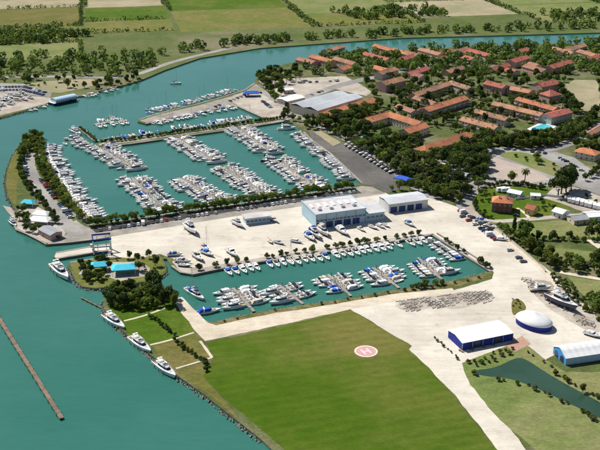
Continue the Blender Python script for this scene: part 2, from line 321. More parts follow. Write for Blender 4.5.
# paved yard between the two basins, running round the small basin to the gravel lots
YARD = [(56, 253), (75, 249.5), (95, 246), (111, 244), (111, 236.5), (150, 229.5), (200, 221), (260, 211.5), (300, 205.5), (350, 198), (385, 192.5), (400, 200), (430, 197.5), (452, 205), (470, 212), (495, 228), (520, 247), (548, 270), (570, 290), (612, 330), (612, 356), (585, 348), (560, 352), (545, 360), (520, 340), (492, 352), (462, 363), (468, 371), (482, 392), (530, 455), (590, 545), (562, 560), (522, 480), (452, 392), (432, 371), (409, 349.5), (412, 346), (350, 309),
 (398, 300), (452, 291), (492, 279), (494, 272), (470, 257), (433, 233.5), (400, 238), (340, 248), (300, 254), (240, 262.5), (205, 269.5), (186, 269), (172, 258), (160, 254), (140, 258), (108, 257), (108, 250.5), (95, 252), (75, 255.5), (56, 258.5), (54.5, 256.5)]
sheet('pavement', YARD, 'sand', LZ + .02)
sheet('pavement', [(48, 243.5), (70, 242), (95, 239), (110, 236.5), (150, 230.5), (200, 222), (260, 212.5), (300, 206.5), (350, 199), (386, 193.5), (372, 187), (362, 186), (330, 193), (270, 201.5), (200, 211.5), (130, 222), (90, 228), (84, 226), (76, 220), (70, 223), (72, 232), (60, 237)], 'concrete', LZ + .04)
sheet('road', [(90, 227.5), (130, 221.5), (200, 211), (270, 201), (330, 192.6), (355, 188.8), (362, 193), (330, 197.5), (270, 206), (200, 216.5), (130, 227.5), (96, 233)], 'darkroad', LZ + .06)
sheet('pavement', [(308, 130), (338, 140), (372, 160), (399, 177), (404, 187), (388, 193.2), (373, 186.5), (362, 184), (346, 168.5), (331, 154.5), (313, 141)], 'asphalt', LZ + .06)
sheet('pavement', [(313, 131.5), (321, 131), (341, 142.5), (333, 146)], 'tan', LZ + .08)
# the south road between the small basin and the big lawn
sheet('road', [(172, 298.5), (182, 297), (197, 312), (206, 321), (216, 325), (270, 313.5), (330, 304.5), (395, 293.5), (452, 288), (455, 291.5), (398, 300.5), (350, 309.3), (285, 324), (205, 341), (195, 331)], 'sandroad', LZ + .045)
sheet('lawn', [(207, 343), (285, 325.5), (350, 309.8), (411, 346.3), (408.5, 349.8), (431, 371.5), (450, 392), (520, 480), (560, 560), (395, 560), (330, 490), (262, 430), (225, 398), (202, 378), (204, 371), (214, 360), (212, 357)], 'lawnbig', LZ + .03)
# lawns of the mooring point
sheet('lawn', [(107, 305), (150, 290), (175, 300), (196, 330), (190, 334), (152, 344), (140, 344), (120, 325)], 'lawn', LZ + .03)
sheet('lawn', [(153, 345), (190, 335), (197, 334), (211, 357), (203, 361), (180, 368), (172, 369), (158, 357)], 'olive', LZ + .03)
sheet('lawn', [(175, 371), (203, 362.5), (209, 366), (203, 376), (222, 398), (240, 420), (205, 392)], 'olive', LZ + .035)
road('path', [(124, 321), (140, 317), (152, 313), (165, 308)], 1.4, 'sandroad', LZ + .06, 1)
road('path', [(150, 345), (165, 341.5), (180, 337), (194, 332.5)], 1.3, 'sandroad', LZ + .06, 1)
road('path', [(200, 341), (206, 349), (212, 357.5)], 1.5, 'sandroad', LZ + .065, 0)
road('path', [(212, 357.5), (195, 363), (176, 368.5)], 1.3, 'sandroad', LZ + .07, 0)
# grassy banks of the small basin
sheet('bank', [(205, 321.8), (214, 322.3), (235, 317), (270, 310.4), (330, 301.4), (390, 291), (440, 284), (490, 272), (492, 277), (452, 288), (395, 293.8), (330, 304.8), (270, 314), (216, 325.3)], 'reeds', LZ + .07)
sheet('bank', [(172, 262), (181, 272), (193, 274), (205, 271.6), (240, 264.6), (300, 255.6), (340, 249.6), (400, 240.1), (430, 235.5), (430, 233.5), (400, 237), (340, 246.5), (300, 252), (240, 261), (205, 267.5), (190, 268), (176, 258)], 'gravel', LZ + .05)
sheet('lawn', [(70, 263), (85, 261), (108, 258), (140, 258), (160, 255), (163, 262), (165, 271), (158, 276), (140, 281), (120, 285), (95, 287.5), (83, 285.5), (77, 281)], 'drylawn', LZ + .03)
sheet('lawn', [(108, 262), (140, 262), (150, 268), (148, 276), (120, 281), (105, 276)], 'gravel', LZ + .05)
# the curved spit
sheet('lawn', [(22, 143), (32, 137), (38, 141), (32, 150), (26, 158), (20, 172), (16, 190), (17, 203), (14, 205), (9, 196), (6, 183), (8, 170), (13, 157)], 'olive', LZ + .03)
sheet('lawn', [(33, 138), (40, 138), (40, 147), (43, 165), (53, 184), (64, 200), (77, 217), (72, 220), (58, 201), (45, 184), (36, 166), (33, 150)], 'lawn', LZ + .03)
road('road', [(29, 153), (28, 166), (35, 182), (46, 197), (56, 210), (66, 223), (78, 236)], 9.5, 'road', LZ + .05, 2)
sheet('pavement', [(20, 207), (36, 205), (52, 215), (66, 233), (60, 240.5), (48, 243), (38, 239), (26, 233), (17, 228), (17, 215)], 'gravel', LZ + .035)
sheet('pavement', [(2, 204), (14, 207), (17, 212), (15, 219)], 'gravel', LZ - 1.0)
# piers and plaza north of the mole
sheet('pavement', [(140, 120.5), (150, 117.3), (170, 112), (200, 105), (230, 96.5), (246, 91), (256, 84), (266, 91), (288, 109), (300, 118), (286, 119.5), (262, 117), (235, 104.3), (200, 111.5), (170, 117.2), (147, 122.8)], 'concrete', LZ + .02)
sheet('pavement', [(228, 98.5), (247, 91.5), (262, 91), (284, 109), (292, 116), (262, 116.8), (236, 104)], 'gravel', LZ + .04)
road('path', [(99, 144.6), (130, 141.4), (165, 136.4), (200, 131.4), (240, 126), (288, 119.5)], 4.5, 'concrete', LZ + .05, 1)
# roads and fields inland
road('road', [(262, 91), (300, 118), (340, 136), (385, 162), (410, 186), (440, 200)], 6, 'road', LZ + .07, 2)
road('road', [(288, 110), (300, 100), (330, 88), (352, 82), (420, 66), (520, 50)], 12, 'road', LZ + .08, 2)
sheet('pavement', [(258, 80), (300, 78), (345, 76), (360, 84), (372, 92), (366, 96), (335, 89), (300, 101), (292, 108), (275, 98)], 'gravel', LZ + .03)
road('road', [(470, 212), (462, 203), (468, 195), (480, 182), (487, 160), (492, 148), (520, 151), (552, 150), (580, 138), (612, 118), (700, 90)], 11, 'road', LZ + .09, 2)
sheet('pavement', [(484, 184), (489, 162), (497, 150), (530, 152), (556, 152), (575, 158), (600, 176), (612, 200), (575, 186), (545, 186), (500, 184)], 'road', LZ + .05)
sheet('lawn', [(496, 155), (506, 152), (522, 152), (541, 157), (556, 163), (568, 175), (560, 178), (541, 172), (520, 163)], 'field', LZ + .13, smooth_n=1)
sheet('pavement', [(487, 165), (494, 157), (520, 165), (540, 173), (552, 180), (530, 183), (495, 178)], 'pinklot', LZ + .11)
sheet('lawn', [(468, 199), (482, 189), (500, 186), (545, 188), (562, 198), (570, 212), (540, 219), (490, 222), (478, 217)], 'lawn', LZ + .06)
road('road', [(464, 204), (474, 214), (490, 222), (520, 220), (550, 217.5), (575, 215), (620, 213)], 5.5, 'gravel', LZ + .10, 2)
road('path', [(517, 208), (525, 213), (530, 219)], 2.2, 'sandroad', LZ + .09, 1)
sheet('pavement', [(543, 198), (560, 203), (575, 209), (600, 216), (640, 222), (640, 206), (600, 196), (575, 187), (555, 186)], 'gravel', LZ + .08)
sheet('field', [(500, 224), (540, 222), (575, 219), (612, 220), (612, 238), (575, 237), (540, 237), (515, 234)], 'field', LZ + .04)
sheet('field', [(530, 250), (560, 248), (612, 254), (612, 262), (575, 258), (540, 256)], 'field', LZ + .04)
sheet('field', [(567, 276), (612, 283), (680, 300), (680, 350), (612, 312), (585, 298)], 'field', LZ + .04)
road('path', [(560, 272), (575, 275), (600, 279), (640, 285)], 3.5, 'sandroad', LZ + .07, 1)
road('path', [(505, 240), (525, 255), (540, 268), (550, 277), (558, 288)], 3.0, 'sandroad', LZ + .08, 1)
sheet('field', [(566, 84), (574, 80), (597, 80), (602, 95), (600, 112), (590, 115), (580, 108), (570, 98)], 'tan', LZ + .05)
sheet('pavement', [(420, 150), (455, 158), (482, 158), (485, 178), (462, 186), (440, 178)], 'road', LZ + .03)
sheet('pavement', [(586, 240), (602, 238), (640, 246), (640, 252), (600, 250)], 'sandroad', LZ + .06)
# gravel storage and rubble patches in the eastern lots
sheet('gravel_patch', [(392, 304), (420, 297), (450, 294), (478, 290), (494, 297), (480, 303), (455, 310), (440, 306), (405, 312)], 'gravel', LZ + .06, smooth_n=1)
sheet('gravel_patch', [(523, 282), (540, 279), (556, 284), (585, 302), (600, 318), (600, 336), (575, 325), (545, 306)], 'gravel', LZ + .06, smooth_n=1)
sheet('pavement', [(505, 345), (522, 336), (531, 344), (515, 352)], 'brickpave', LZ + .07)
sheet('lawn', [(511, 299), (521, 299), (528, 309), (518, 314), (512, 316)], 'olive', LZ + .06, smooth_n=2)
# pond by the marquees with its grassy rim
sheet('lawn', [(462, 363), (492, 351.5), (521, 340), (546, 360), (566, 372), (600, 372), (640, 395), (640, 450), (560, 470), (500, 420), (470, 385), (464, 371)], 'field', LZ + .035)
sheet('pond', [(472, 370.5), (495, 368), (509, 361), (519, 357), (529, 361), (548, 374), (580, 392), (650, 428), (650, 442), (570, 404), (530, 385), (505, 377.5), (480, 376)], 'pond', LZ + .06, smooth_n=2)
# far bank surfaces
sheet('pavement', [(-60, 100), (-20, 96), (0, 93), (30, 96), (55, 98), (52, 101), (45, 104), (20, 110.5), (0, 115.5), (-60, 126)], 'gravel', LZ + .03)
sheet('pavement', [(-60, 88), (0, 83), (30, 84), (52, 93), (50, 97), (0, 93), (-60, 98)], 'road', LZ + .05)
sheet('lawn', [(22, 84), (50, 81), (90, 79), (105, 82), (85, 88), (60, 93), (45, 92)], 'tan', LZ + .06)
road('road', [(-200, 84), (0, 77), (60, 76.5), (110, 78), (135, 76), (170, 62), (230, 48)], 8, 'road', LZ + .08, 2)
FIELDS = []
def patchwork(x0, y0, x1, y1, th, step, keep, seed):
    """fields laid out as a skewed grid in metres; their edges carry hedgerows"""
    rnd = random.Random(seed); c, s_ = math.cos(th), math.sin(th); xs = [x0]
    while xs[-1] < x1: xs.append(xs[-1] + rnd.uniform(.6, 1.5) * step)
    for i in range(len(xs) - 1):
        y = y0
        while y < y1:
            h_ = rnd.uniform(.5, 1.2) * step; q = [Vector((a * c - b * s_, a * s_ + b * c, LZ)) for a, b in ((xs[i] + 3, y + 3), (xs[i + 1] - 3, y + 3), (xs[i + 1] - 3, y + h_ - 3), (xs[i] + 3, y + h_ - 3))]
            y += h_
            if all(keep(p) for p in q):
                sheet('field', None, rnd.choice(['field', 'field', 'tan', 'drylawn', 'lawn', 'olive']), LZ + .03, world_pts=q); FIELDS.append(q)
def beyond(p):
    dz, dy = p.z - CAM_H, p.y; dep = math.atan2(-dz, dy) - R(PITCH); v = 225 + FPX * math.tan(dep); u = 300 + p.x * FPX / (dy * math.cos(R(PITCH)) - dz * math.sin(R(PITCH)))
    lim = 70 if u < 120 else 62 - (u - 120) * .16 if u < 240 else 44 - (u - 240) * .035
    return v < lim
patchwork(-1100, 1080, 1300, 2700, R(12), 150, beyond, 8)

# ------------------------------------------------------------------ helpers for placing without collisions
LAND = []
BLOCK = []                              # (x, y, r) circles taken by buildings
def free(p, r=0):
    return all((p.x - x) ** 2 + (p.y - y) ** 2 > (q + r) ** 2 for x, y, q in BLOCK)
def inpoly(x, y, poly):
    c = False; n = len(poly)
    for i in range(n):
        x1, y1 = poly[i]; x2, y2 = poly[i - 1]
        if (y1 > y) != (y2 > y) and x < (x2 - x1) * (y - y1) / (y2 - y1) + x1: c = not c
    return c
def block_rect(c, L, W, rz):
    n = max(1, int(L / max(W, 3)))
    for i in range(n + 1):
        t = (i / n - .5) * max(L - W * .6, 0)
        BLOCK.append((c.x + math.cos(rz) * t, c.y + math.sin(rz) * t, W * .55 + 1.0))

# ------------------------------------------------------------------ buildings
mb = MB(); mb.box(-.62, .62, -.02, .05, 0, 1.5, 'paint'); WIN = mb.mesh('window_frame')
mb = MB(); mb.box(-.52, -.03, .05, .056, .1, 1.4, 'glass'); mb.box(.03, .52, .05, .056, .1, 1.4, 'glass'); PANE = mb.mesh('pane')
mb = MB(); mb.box(-.5, .5, -.02, .06, 0, 2.15, 'wood'); DOOR = mb.mesh('door')
mb = MB(); mb.box(.32, .42, .06, .12, .95, 1.05, 'metal'); HANDLE = mb.mesh('handle')
mb = MB(); mb.box(-.35, .35, -.3, .3, -1.0, 1.0, 'stucco'); mb.box(-.45, .45, -.4, .4, 1.0, 1.12, 'tilebrown'); CHIM = mb.mesh('chimney')
mb = MB(); mb.box(-1.6, 1.6, 0, 1.3, -.12, 0, 'stucco'); mb.box(-1.6, 1.6, 1.22, 1.3, 0, .95, 'paint'); mb.box(-1.6, -1.52, 0, 1.22, 0, .95, 'paint'); mb.box(1.52, 1.6, 0, 1.22, 0, .95, 'paint'); BALC = mb.mesh('balcony')
def building(name, label, p0, p1, W, h, rh, wall='stucco', roof='tile', hip=False, storeys=2, step=3.4, group=None, chim=1, over=.5, balc=False, sub=True, cat='building', ends=True, mark=None):
    """p0, p1: plan points of the ridge ends seen at ridge height; W width in metres"""
    a, b = G(*p0, LZ + h + rh), G(*p1, LZ + h + rh)
    L = (b - a).length; rz = ang(a, b); c = (a + b) / 2; c.z = LZ
    if hip: L += W * .8
    o = empty(name, label, cat, c, rz, group); block_rect(c, L, W, rz)
    if mark: LAND.append((c.x, c.y, mark))
    x, y = L / 2, W / 2
    mb = MB(); mb.box(-x, x, -y, y, -.4, h, wall)
    if not hip:
        for s in (-1, 1): mb.add([(s * x, -y, h), (s * x, y, h), (s * x, 0, h + rh)], [(0, 1, 2)], wall)
    link('wall', mb.mesh('wall'), o)
    mb = MB(); X, Y = x + over, y + over; dz = rh * over / y; t = .22; zb = h - dz
    if hip:
        rx = max(X - Y, .3)
        mb.add([(-X, -Y, zb), (X, -Y, zb), (X, Y, zb), (-X, Y, zb), (-rx, 0, h + rh + t), (rx, 0, h + rh + t), (-X, -Y, zb + t), (X, -Y, zb + t), (X, Y, zb + t), (-X, Y, zb + t)],
               [(6, 7, 5, 4), (7, 8, 5), (8, 9, 4, 5), (9, 6, 4), (0, 1, 7, 6), (1, 2, 8, 7), (2, 3, 9, 8), (3, 0, 6, 9), (3, 2, 1, 0)], roof)
    else:
        sec = [(-Y, zb), (0, h + rh), (Y, zb), (Y, zb + t), (0, h + rh + t), (-Y, zb + t)]
        mb.loft([[(-X, q, z) for q, z in sec], [(X, q, z) for q, z in sec]], roof, cap=False)
        for sx in (-X, X): mb.add([(sx, q, z) for q, z in sec], [(0, 1, 4, 5), (1, 2, 3, 4)], roof)
        mb.box(-X, X, -.22, .22, h + rh + t - .1, h + rh + t + .08, roof)
    ro = link('roof', mb.mesh('roof'), o)
    for i in range(chim):
        link('chimney', CHIM, ro, ((i + .5) / chim * L - x + random.uniform(-1, 1), random.choice((-1, 1)) * y * .35, h + rh * .75 + .2))
    nx = max(1, int(L / step))
    for s in (-1, 1):
        for k in range(storeys):
            z0 = .95 + k * (h / storeys)
            for i in range(nx):
                px = (i + .5) / nx * L - x
                if s == -1 and k == 0 and i % 4 == 1:
                    d = link('door', DOOR, o, (px, s * (y + .003), .0), math.pi if s < 0 else 0)
                    if sub: link('handle', HANDLE, d)
                    continue
                w = link('window', WIN, o, (px, s * (y + .003), z0), math.pi if s < 0 else 0)
                link('pane', PANE, w)
                if balc and s == -1 and k > 0 and i % 2 == 0: link('balcony', BALC, o, (px, -y - .003, z0 - .9), math.pi)
    if ends:
        for s in (-1, 1):
            for k in range(storeys):
                w = link('window', WIN, o, (s * (x + .003), 0, .95 + k * (h / storeys)), -s * math.pi / 2); link('pane', PANE, w)
    return o

TG = 'long terraces of holiday flats'
building('terrace_house', 'long terrace with orange-brown roof, wing of a U around a green court', (413, 93), (448, 81.5), 10, 6, 2.2, 'stuccopink', 'tilebrown', chim=4, balc=True, mark='the long pink terrace')
building('terrace_house', 'greyish brown roofed terrace wing closing the far end of a green court', (451, 80.5), (471, 87), 10, 6, 2.0, 'stucco', 'tilebrown', chim=3, mark='the grey-brown terrace wing')
building('terrace_house', 'short brown roofed terrace joining a long pink terrace at its corner', (416, 95.5), (436, 102), 9, 5.5, 2.0, 'stucco', 'tilebrown', chim=2, mark='the short brown terrace')
building('terrace_house', 'long terrace with bright orange roof and blue canopied end', (424, 108), (464, 95.5), 11, 6, 2.2, 'stuccopink', 'tile', chim=4, balc=True, mark='the bright orange terrace')
building('terrace_house', 'low brown roofed terrace between trees beside the orange courtyard block', (399, 104), (415, 110), 9, 5, 1.8, 'stucco', 'tilebrown', chim=2, mark='the low brown terrace')
building('courtyard_building', 'orange tiled wing of the courtyard block facing the sheds', (365, 118), (387, 112), 12, 6, 2.6, 'stucco', 'tile', chim=2, mark='the courtyard block facing the sheds')
building('courtyard_building', 'orange tiled back wing of the courtyard block', (390, 112), (421, 121.5), 11, 6, 2.6, 'stucco', 'tile', chim=2, mark='the courtyard back wing')
building('courtyard_building', 'orange tiled wing of the courtyard block nearest the pool', (404, 129), (424, 122.5), 11, 6, 2.6, 'stucco', 'tile', chim=1, mark='the courtyard wing near the pool')
building('long_building', 'long building with a bright orange hipped roof deep in the trees', (424, 145.5), (467, 131.5), 12, 5.5, 3.0, 'stucco', 'tile', hip=True, chim=3, mark='the long hipped orange roof')
building('terrace_house', 'white terrace with a brown roof and dark bays beside the asphalt court', (463, 116.5), (498, 126), 10, 6, 2.2, 'stucco', 'tilebrown', chim=5, balc=True, mark='the white terrace')
building('terrace_house', 'terrace with rust roof second in line behind the pool', (476, 109), (508, 117.5), 9, 5.5, 2.0, 'stucco', 'tilebrown', chim=4, mark='the rust roofed terrace')
building('terrace_house', 'long pinkish terrace roof third in line behind the pool', (495, 101.5), (543, 113), 10, 6, 2.0, 'stuccopink', 'tilebrown', chim=5, balc=True, mark='the long pinkish terrace')
building('terrace_house', 'red-brown terrace roof last in line behind the pool', (519, 97), (557, 107.5), 10, 6, 2.0, 'stuccopink', 'tile', chim=4, balc=True, mark='the red-brown terrace')
building('pool_house', 'red roofed block with a dark glazed front standing beside the pool', (546, 114.5), (567, 109), 12, 6.5, 1.6, 'stucco', 'tilered', chim=1, mark='the red roofed pool house')
building('villa', 'red pyramid roofed villa by the tan field', (549, 90.5), (553, 89.8), 13, 6.5, 3.6, 'stuccopink', 'tilered', hip=True, mark='the pyramid roofed villa')
building('villa', 'pink villa with red gable behind the pyramid roofed villa', (538, 82.5), (555, 79.5), 12, 7, 3.0, 'stuccopink', 'tilered', chim=2, mark='the pink gabled villa')
building('villa', 'cream low villa beside the pink villa', (511, 86), (532, 90), 13, 5.5, 2.0, 'stuccoyellow', 'tilebrown', chim=1, mark='the cream villa')
building('villa', 'red roofed house in front of the cream villa', (487, 80.5), (506, 85), 11, 7, 2.4, 'stuccopink', 'tilered', chim=2, mark='the red roofed house')
building('villa', 'pink house with rust roof above the sheds', (381, 81.5), (401, 76.5), 13, 7.5, 2.6, 'stuccopink', 'tilebrown', chim=2, mark='the pink rust-roofed house')
building('villa', 'orange roofed house inside a dense tree belt by the wide road', (583, 147.5), (593, 149.5), 11, 5, 2.6, 'stucco', 'tile', hip=True, mark='the roadside house')
building('house', 'two storey brick house with hipped orange roof inside a hedge', (499.5, 195.5), (506.5, 196), 10.5, 6.8, 3.0, 'brick', 'tile', hip=True, chim=2, step=2.8)
building('house', 'small yellow house with red roof beside a lawn path', (528, 204), (536, 206), 7, 4.2, 1.8, 'stuccoyellow', 'tile', chim=1, storeys=1)
building('house', 'low white house with pale roof by the lane bend', (556, 207.5), (566, 210.5), 8, 3.6, 1.4, 'tent', 'tent', chim=0, storeys=1)
building('shed', 'dark grey roofed shed beside the low white house', (571, 216), (585, 214.5), 9, 3.2, 1.4, 'stucco', 'greyroof', chim=0, storeys=1)
building('shed', 'long white roofed shed beside the dark grey shed', (586, 213), (612, 211), 9, 3.4, 1.2, 'tent', 'tent', chim=0, storeys=1)
building('shed', 'mint white garden shed behind the brick house', (509.5, 189), (522, 191.5), 7, 3, 1.2, 'bluewall', 'tent', chim=0, storeys=1)
building('shed', 'small white shed against the clipped hedge', (531, 193), (540, 193.5), 5, 2.8, .9, 'tent', 'tent', chim=0, storeys=1)
building('kiosk', 'white roofed kiosk standing among dense trees', (441, 163), (450, 165), 7, 3.4, 1.0, 'stucco', 'tent', chim=0, storeys=1, mark='the white kiosk')
building('service_building', 'low blue fronted service building under trees', (453, 172), (467, 174), 9, 3.6, .9, 'blueglass', 'greyroof', chim=0, storeys=1, mark='the blue fronted building')
building('service_building', 'flat white service building by the plaza palms', (282, 99), (300, 95), 14, 4, 1.0, 'stucco', 'tent', chim=0, storeys=1)
building('service_building', 'small white building at the edge of the riverside grove', (282, 88.5), (292, 87.5), 9, 3.5, 1.0, 'stucco', 'tent', chim=0, storeys=1)
building('garage_row', 'low red roofed garages beside the wide road', (588, 133), (600, 126), 7, 3, 1.2, 'stucco', 'tilebrown', chim=0, storeys=1)

def rect(A, B, C, z):
    """front-left, front-right and back-left roof corners at height z -> centre, length, width, angle"""
    a, b, c = G(*A, z), G(*B, z), G(*C, z)
    d = (b - a); L = d.length; d.normalize(); n = Vector((-d.y, d.x, 0)); W = (c - a).dot(n)
    ctr = a + d * (L / 2) + n * (W / 2); ctr.z = LZ
    return ctr, L, W, math.atan2(d.y, d.x)
# pale blue boat hall
h = 9.0
c, L, W, rz = rect((316, 215.5), (366, 209), (304.5, 201), LZ + h)
hall = empty('boat_hall', 'long pale blue boat hall with flat grey roof and dark window band', 'hall', c, rz); block_rect(c, L, W, rz)
mb = MB(); x, y = L / 2, W / 2
mb.box(-x, x, -y, y, -.3, h, 'bluewall'); link('wall', mb.mesh('wall'), hall)
mb = MB(); mb.box(-x - .3, x + .3, -y - .3, y + .3, h, h + .35, 'hangarroof'); mb.box(-x - .3, x + .3, -y - .3, -y, h + .35, h + .8, 'bluewall'); mb.box(-x - .3, -x, -y, y + .3, h + .35, h + .8, 'bluewall'); mb.box(x, x + .3, -y, y + .3, h + .35, h + .8, 'bluewall'); mb.box(-x, x, y, y + .3, h + .35, h + .8, 'bluewall')
ro = link('roof', mb.mesh('roof'), hall)
mb = MB(); mb.box(-1, 1, -3.2, 3.2, 0, .5, 'tent'); sk = mb.mesh('skylight')
for i in range(7): link('skylight', sk, ro, (-x + (i + .5) * L / 7, y * .12, h + .35))
mb = MB(); mb.box(-1.15, 1.15, -.03, .06, 0, 1.5, 'metal'); wf = mb.mesh('window'); mb = MB(); mb.box(-1.05, 1.05, .06, .07, .1, 1.4, 'blueglass'); wp = mb.mesh('pane')
nn = int(L / 2.5)
for i in range(nn):
    w = link('window', wf, hall, (-x + (i + .5) * L / nn, -y - .01, 4.4), math.pi); link('pane', wp, w)
mb = MB(); mb.box(-2.3, 2.3, -.03, .08, 0, 3.9, 'navycloth')
for k in range(4): mb.box(-2.2, 2.2, .08, .12, .2 + k * .95, .3 + k * .95, 'grey')
dm = mb.mesh('roller_door')
for i in range(int(L / 6)):
    link('roller_door', dm, hall, (-x + 3 + i * 6, -y - .01, 0), math.pi)
mb = MB(); mb.cyl((0, 0, 0), (0, 0, h), .12, .12, 'grey', 6); dp = mb.mesh('downpipe')
for i in range(6): link('downpipe', dp, hall, (-x + .4 + i * (L - .8) / 5, -y - .16, 0))
mb = MB(); mb.box(-.05, .05, -.05, .0, 0, h, 'hangarroof'); sm_ = mb.mesh('wall_seam')
for i in range(12): link('wall_seam', sm_, hall, (-x, -y + (i + .5) * W / 12, 0), -math.pi / 2)
mb = MB(); mb.box(-1.1, 1.1, -.8, .8, 0, 1.1, 'metal'); um = mb.mesh('roof_unit')
for i in range(4): link('roof_unit', um, ro, (-x + 5 + i * L / 4.3, -y * .5, h + .35))
c2, L2, W2, _ = rect((366, 209.8), (383, 208.3), (360, 204), LZ + 6)
c2 = hall.location + Vector((math.cos(rz) * (x + 6.6), math.sin(rz) * (x + 6.6), 0)) + Vector((math.sin(rz), -math.cos(rz), 0)) * (y * .35); W2 = W * .62; L2 = 13
an = empty('hall_annex', 'lower pale blue annex with overhanging roof beside the long boat hall', 'annex', c2, rz); block_rect(c2, L2, W2, rz)
mb = MB(); mb.box(-6.4, L2 / 2, -W2 / 2, W2 / 2, -.3, 5.6, 'bluewall'); link('wall', mb.mesh('wall'), an)
mb = MB(); mb.frus([(-6.4, -W2 / 2 - 1.2, 5.6), (L2 / 2 + 1, -W2 / 2 - 1.2, 5.6), (L2 / 2 + 1, W2 / 2 + .6, 5.6), (-6.4, W2 / 2 + .6, 5.6)], [(-6.4, -W2 / 2 - 1.2, 5.9), (L2 / 2 + 1, -W2 / 2 - 1.2, 5.9), (L2 / 2 + 1, W2 / 2 + .6, 7.0), (-6.4, W2 / 2 + .6, 7.0)], 'hangarroof'); link('roof', mb.mesh('roof'), an)
for i in range(4):
    w = link('window', wf, an, (-4.5 + i * 3, -W2 / 2 - .01, 2.2), math.pi); link('pane', wp, w)
# white boat shed
h = 6.0
c, L, W, rz = rect((389, 204.5), (428, 199.5), (384, 196), LZ + h)
sh = empty('boat_shed', 'low white boat shed with pale ribbed roof under the trees', 'shed', c, rz); block_rect(c, L, W, rz); x, y = L / 2, W / 2
mb = MB(); mb.box(-x, x, -y, y, -.3, h, 'shedwall'); link('wall', mb.mesh('wall'), sh)
mb = MB(); sec = [(-y - .5, h), (0, h + 1.2), (y + .5, h), (y + .5, h + .2), (0, h + 1.4), (-y - .5, h + .2)]
mb.loft([[(-x - .4, q, z) for q, z in sec], [(x + .4, q, z) for q, z in sec]], 'metalroof')
n = int(L / 1.4)
for i in range(n):
    px = -x + i * L / n; mb.loft([[(px, -y - .5, h + .2), (px, 0, h + 1.4), (px, 0, h + 1.5), (px, -y - .5, h + .3)], [(px + .15, -y - .5, h + .2), (px + .15, 0, h + 1.4), (px + .15, 0, h + 1.5), (px + .15, -y - .5, h + .3)]], 'metalroof')
link('roof', mb.mesh('roof'), sh)
for i in range(int(L / 6)): link('roller_door', dm, sh, (-x + 3.5 + i * 6, -y - .01, 0), math.pi)
# large twin span sheds in grey and the stepped orange roofs
h = 7.0
c, L, W, rz = rect((318, 111), (363, 97.5), (294, 103), LZ + h)
sh = empty('warehouse', 'broad twin span warehouse with pale grey metal roofs', 'warehouse', c, rz); block_rect(c, L, W, rz); BLOCK.append((c.x - 12, c.y, W * .5)); x, y = L / 2, W / 2
mb = MB(); mb.box(-x, x, -y, y, -.3, h, 'stucco'); link('wall', mb.mesh('wall'), sh)
for s in (-1, 1):
    mb = MB(); yc = s * y / 2; hw = y / 2 - .05 if s < 0 else y / 2 - .05
    sec = [(yc - hw, h), (yc, h + 2.0), (yc + hw, h), (yc + hw, h + .2), (yc, h + 2.2), (yc - hw, h + .2)]
    mb.loft([[(-x - .4, q, z) for q, z in sec], [(x + .4, q, z) for q, z in sec]], 'metalroof')
    for i in range(int(L / 2.2)):
        px = -x + i * 2.2
        for e in (-1, 1): mb.loft([[(px, yc + e * hw, h + .2), (px, yc, h + 2.2), (px, yc, h + 2.32), (px, yc + e * hw, h + .32)], [(px + .2, yc + e * hw, h + .2), (px + .2, yc, h + 2.2), (px + .2, yc, h + 2.32), (px + .2, yc + e * hw, h + .32)]], 'metalroof')
    link('roof', mb.mesh('roof'), sh)
for i in range(int(L / 8)): link('roller_door', dm, sh, (-x + 4 + i * 8, -y - .01, 0), math.pi)
for i in range(6):
    t0, t1 = i / 6, (i + .97) / 6
    lerp = lambda t: (322.5 + 50 * t, 112.5 - 14.5 * t)
    building('market_hall', 'stepped orange roofed hall in a row of six beside the grey warehouse', lerp(t0), lerp(t1), 13, 5 + (i % 2) * .7, 2.2, 'stucco', 'tile', chim=0, storeys=1, group='stepped orange halls', over=.25)
LAND.append((G(400, 188).x, G(400, 188).y, 'the blue tarpaulin roof')); LAND.append((G(366, 143).x, G(366, 143).y, 'the irregular light blue pool')); LAND.append((G(345, 138).x, G(345, 138).y, 'the asphalt lot')); LAND.append((G(330, 122).x, G(330, 122).y, 'the stepped orange halls')); LAND.append((G(435, 196).x, G(435, 196).y, 'the white boat shed'))
# small office with blue glazing in the yard
c, L, W, rz = rect((246, 219), (270, 216), (243, 215), LZ + 4)
of = empty('yard_office', 'small flat roofed office with deep blue glazing on the sandy yard', 'office', c, rz); block_rect(c, L, W, rz); x, y = L / 2, W / 2
mb = MB(); mb.box(-x, x, -y, y, -.2, 4, 'bluewall'); link('wall', mb.mesh('wall'), of)
mb = MB(); mb.box(-x - .8, x + .8, -y - .8, y + .8, 4, 4.4, 'hangarroof'); link('roof', mb.mesh('roof'), of)
nn = int(L / 2.6)
for i in range(nn):
    for s in (-1, 1):
        w = link('window', wf, of, (-x + (i + .5) * L / nn, s * (y + .01), 1.4), math.pi if s < 0 else 0); link('pane', wp, w)
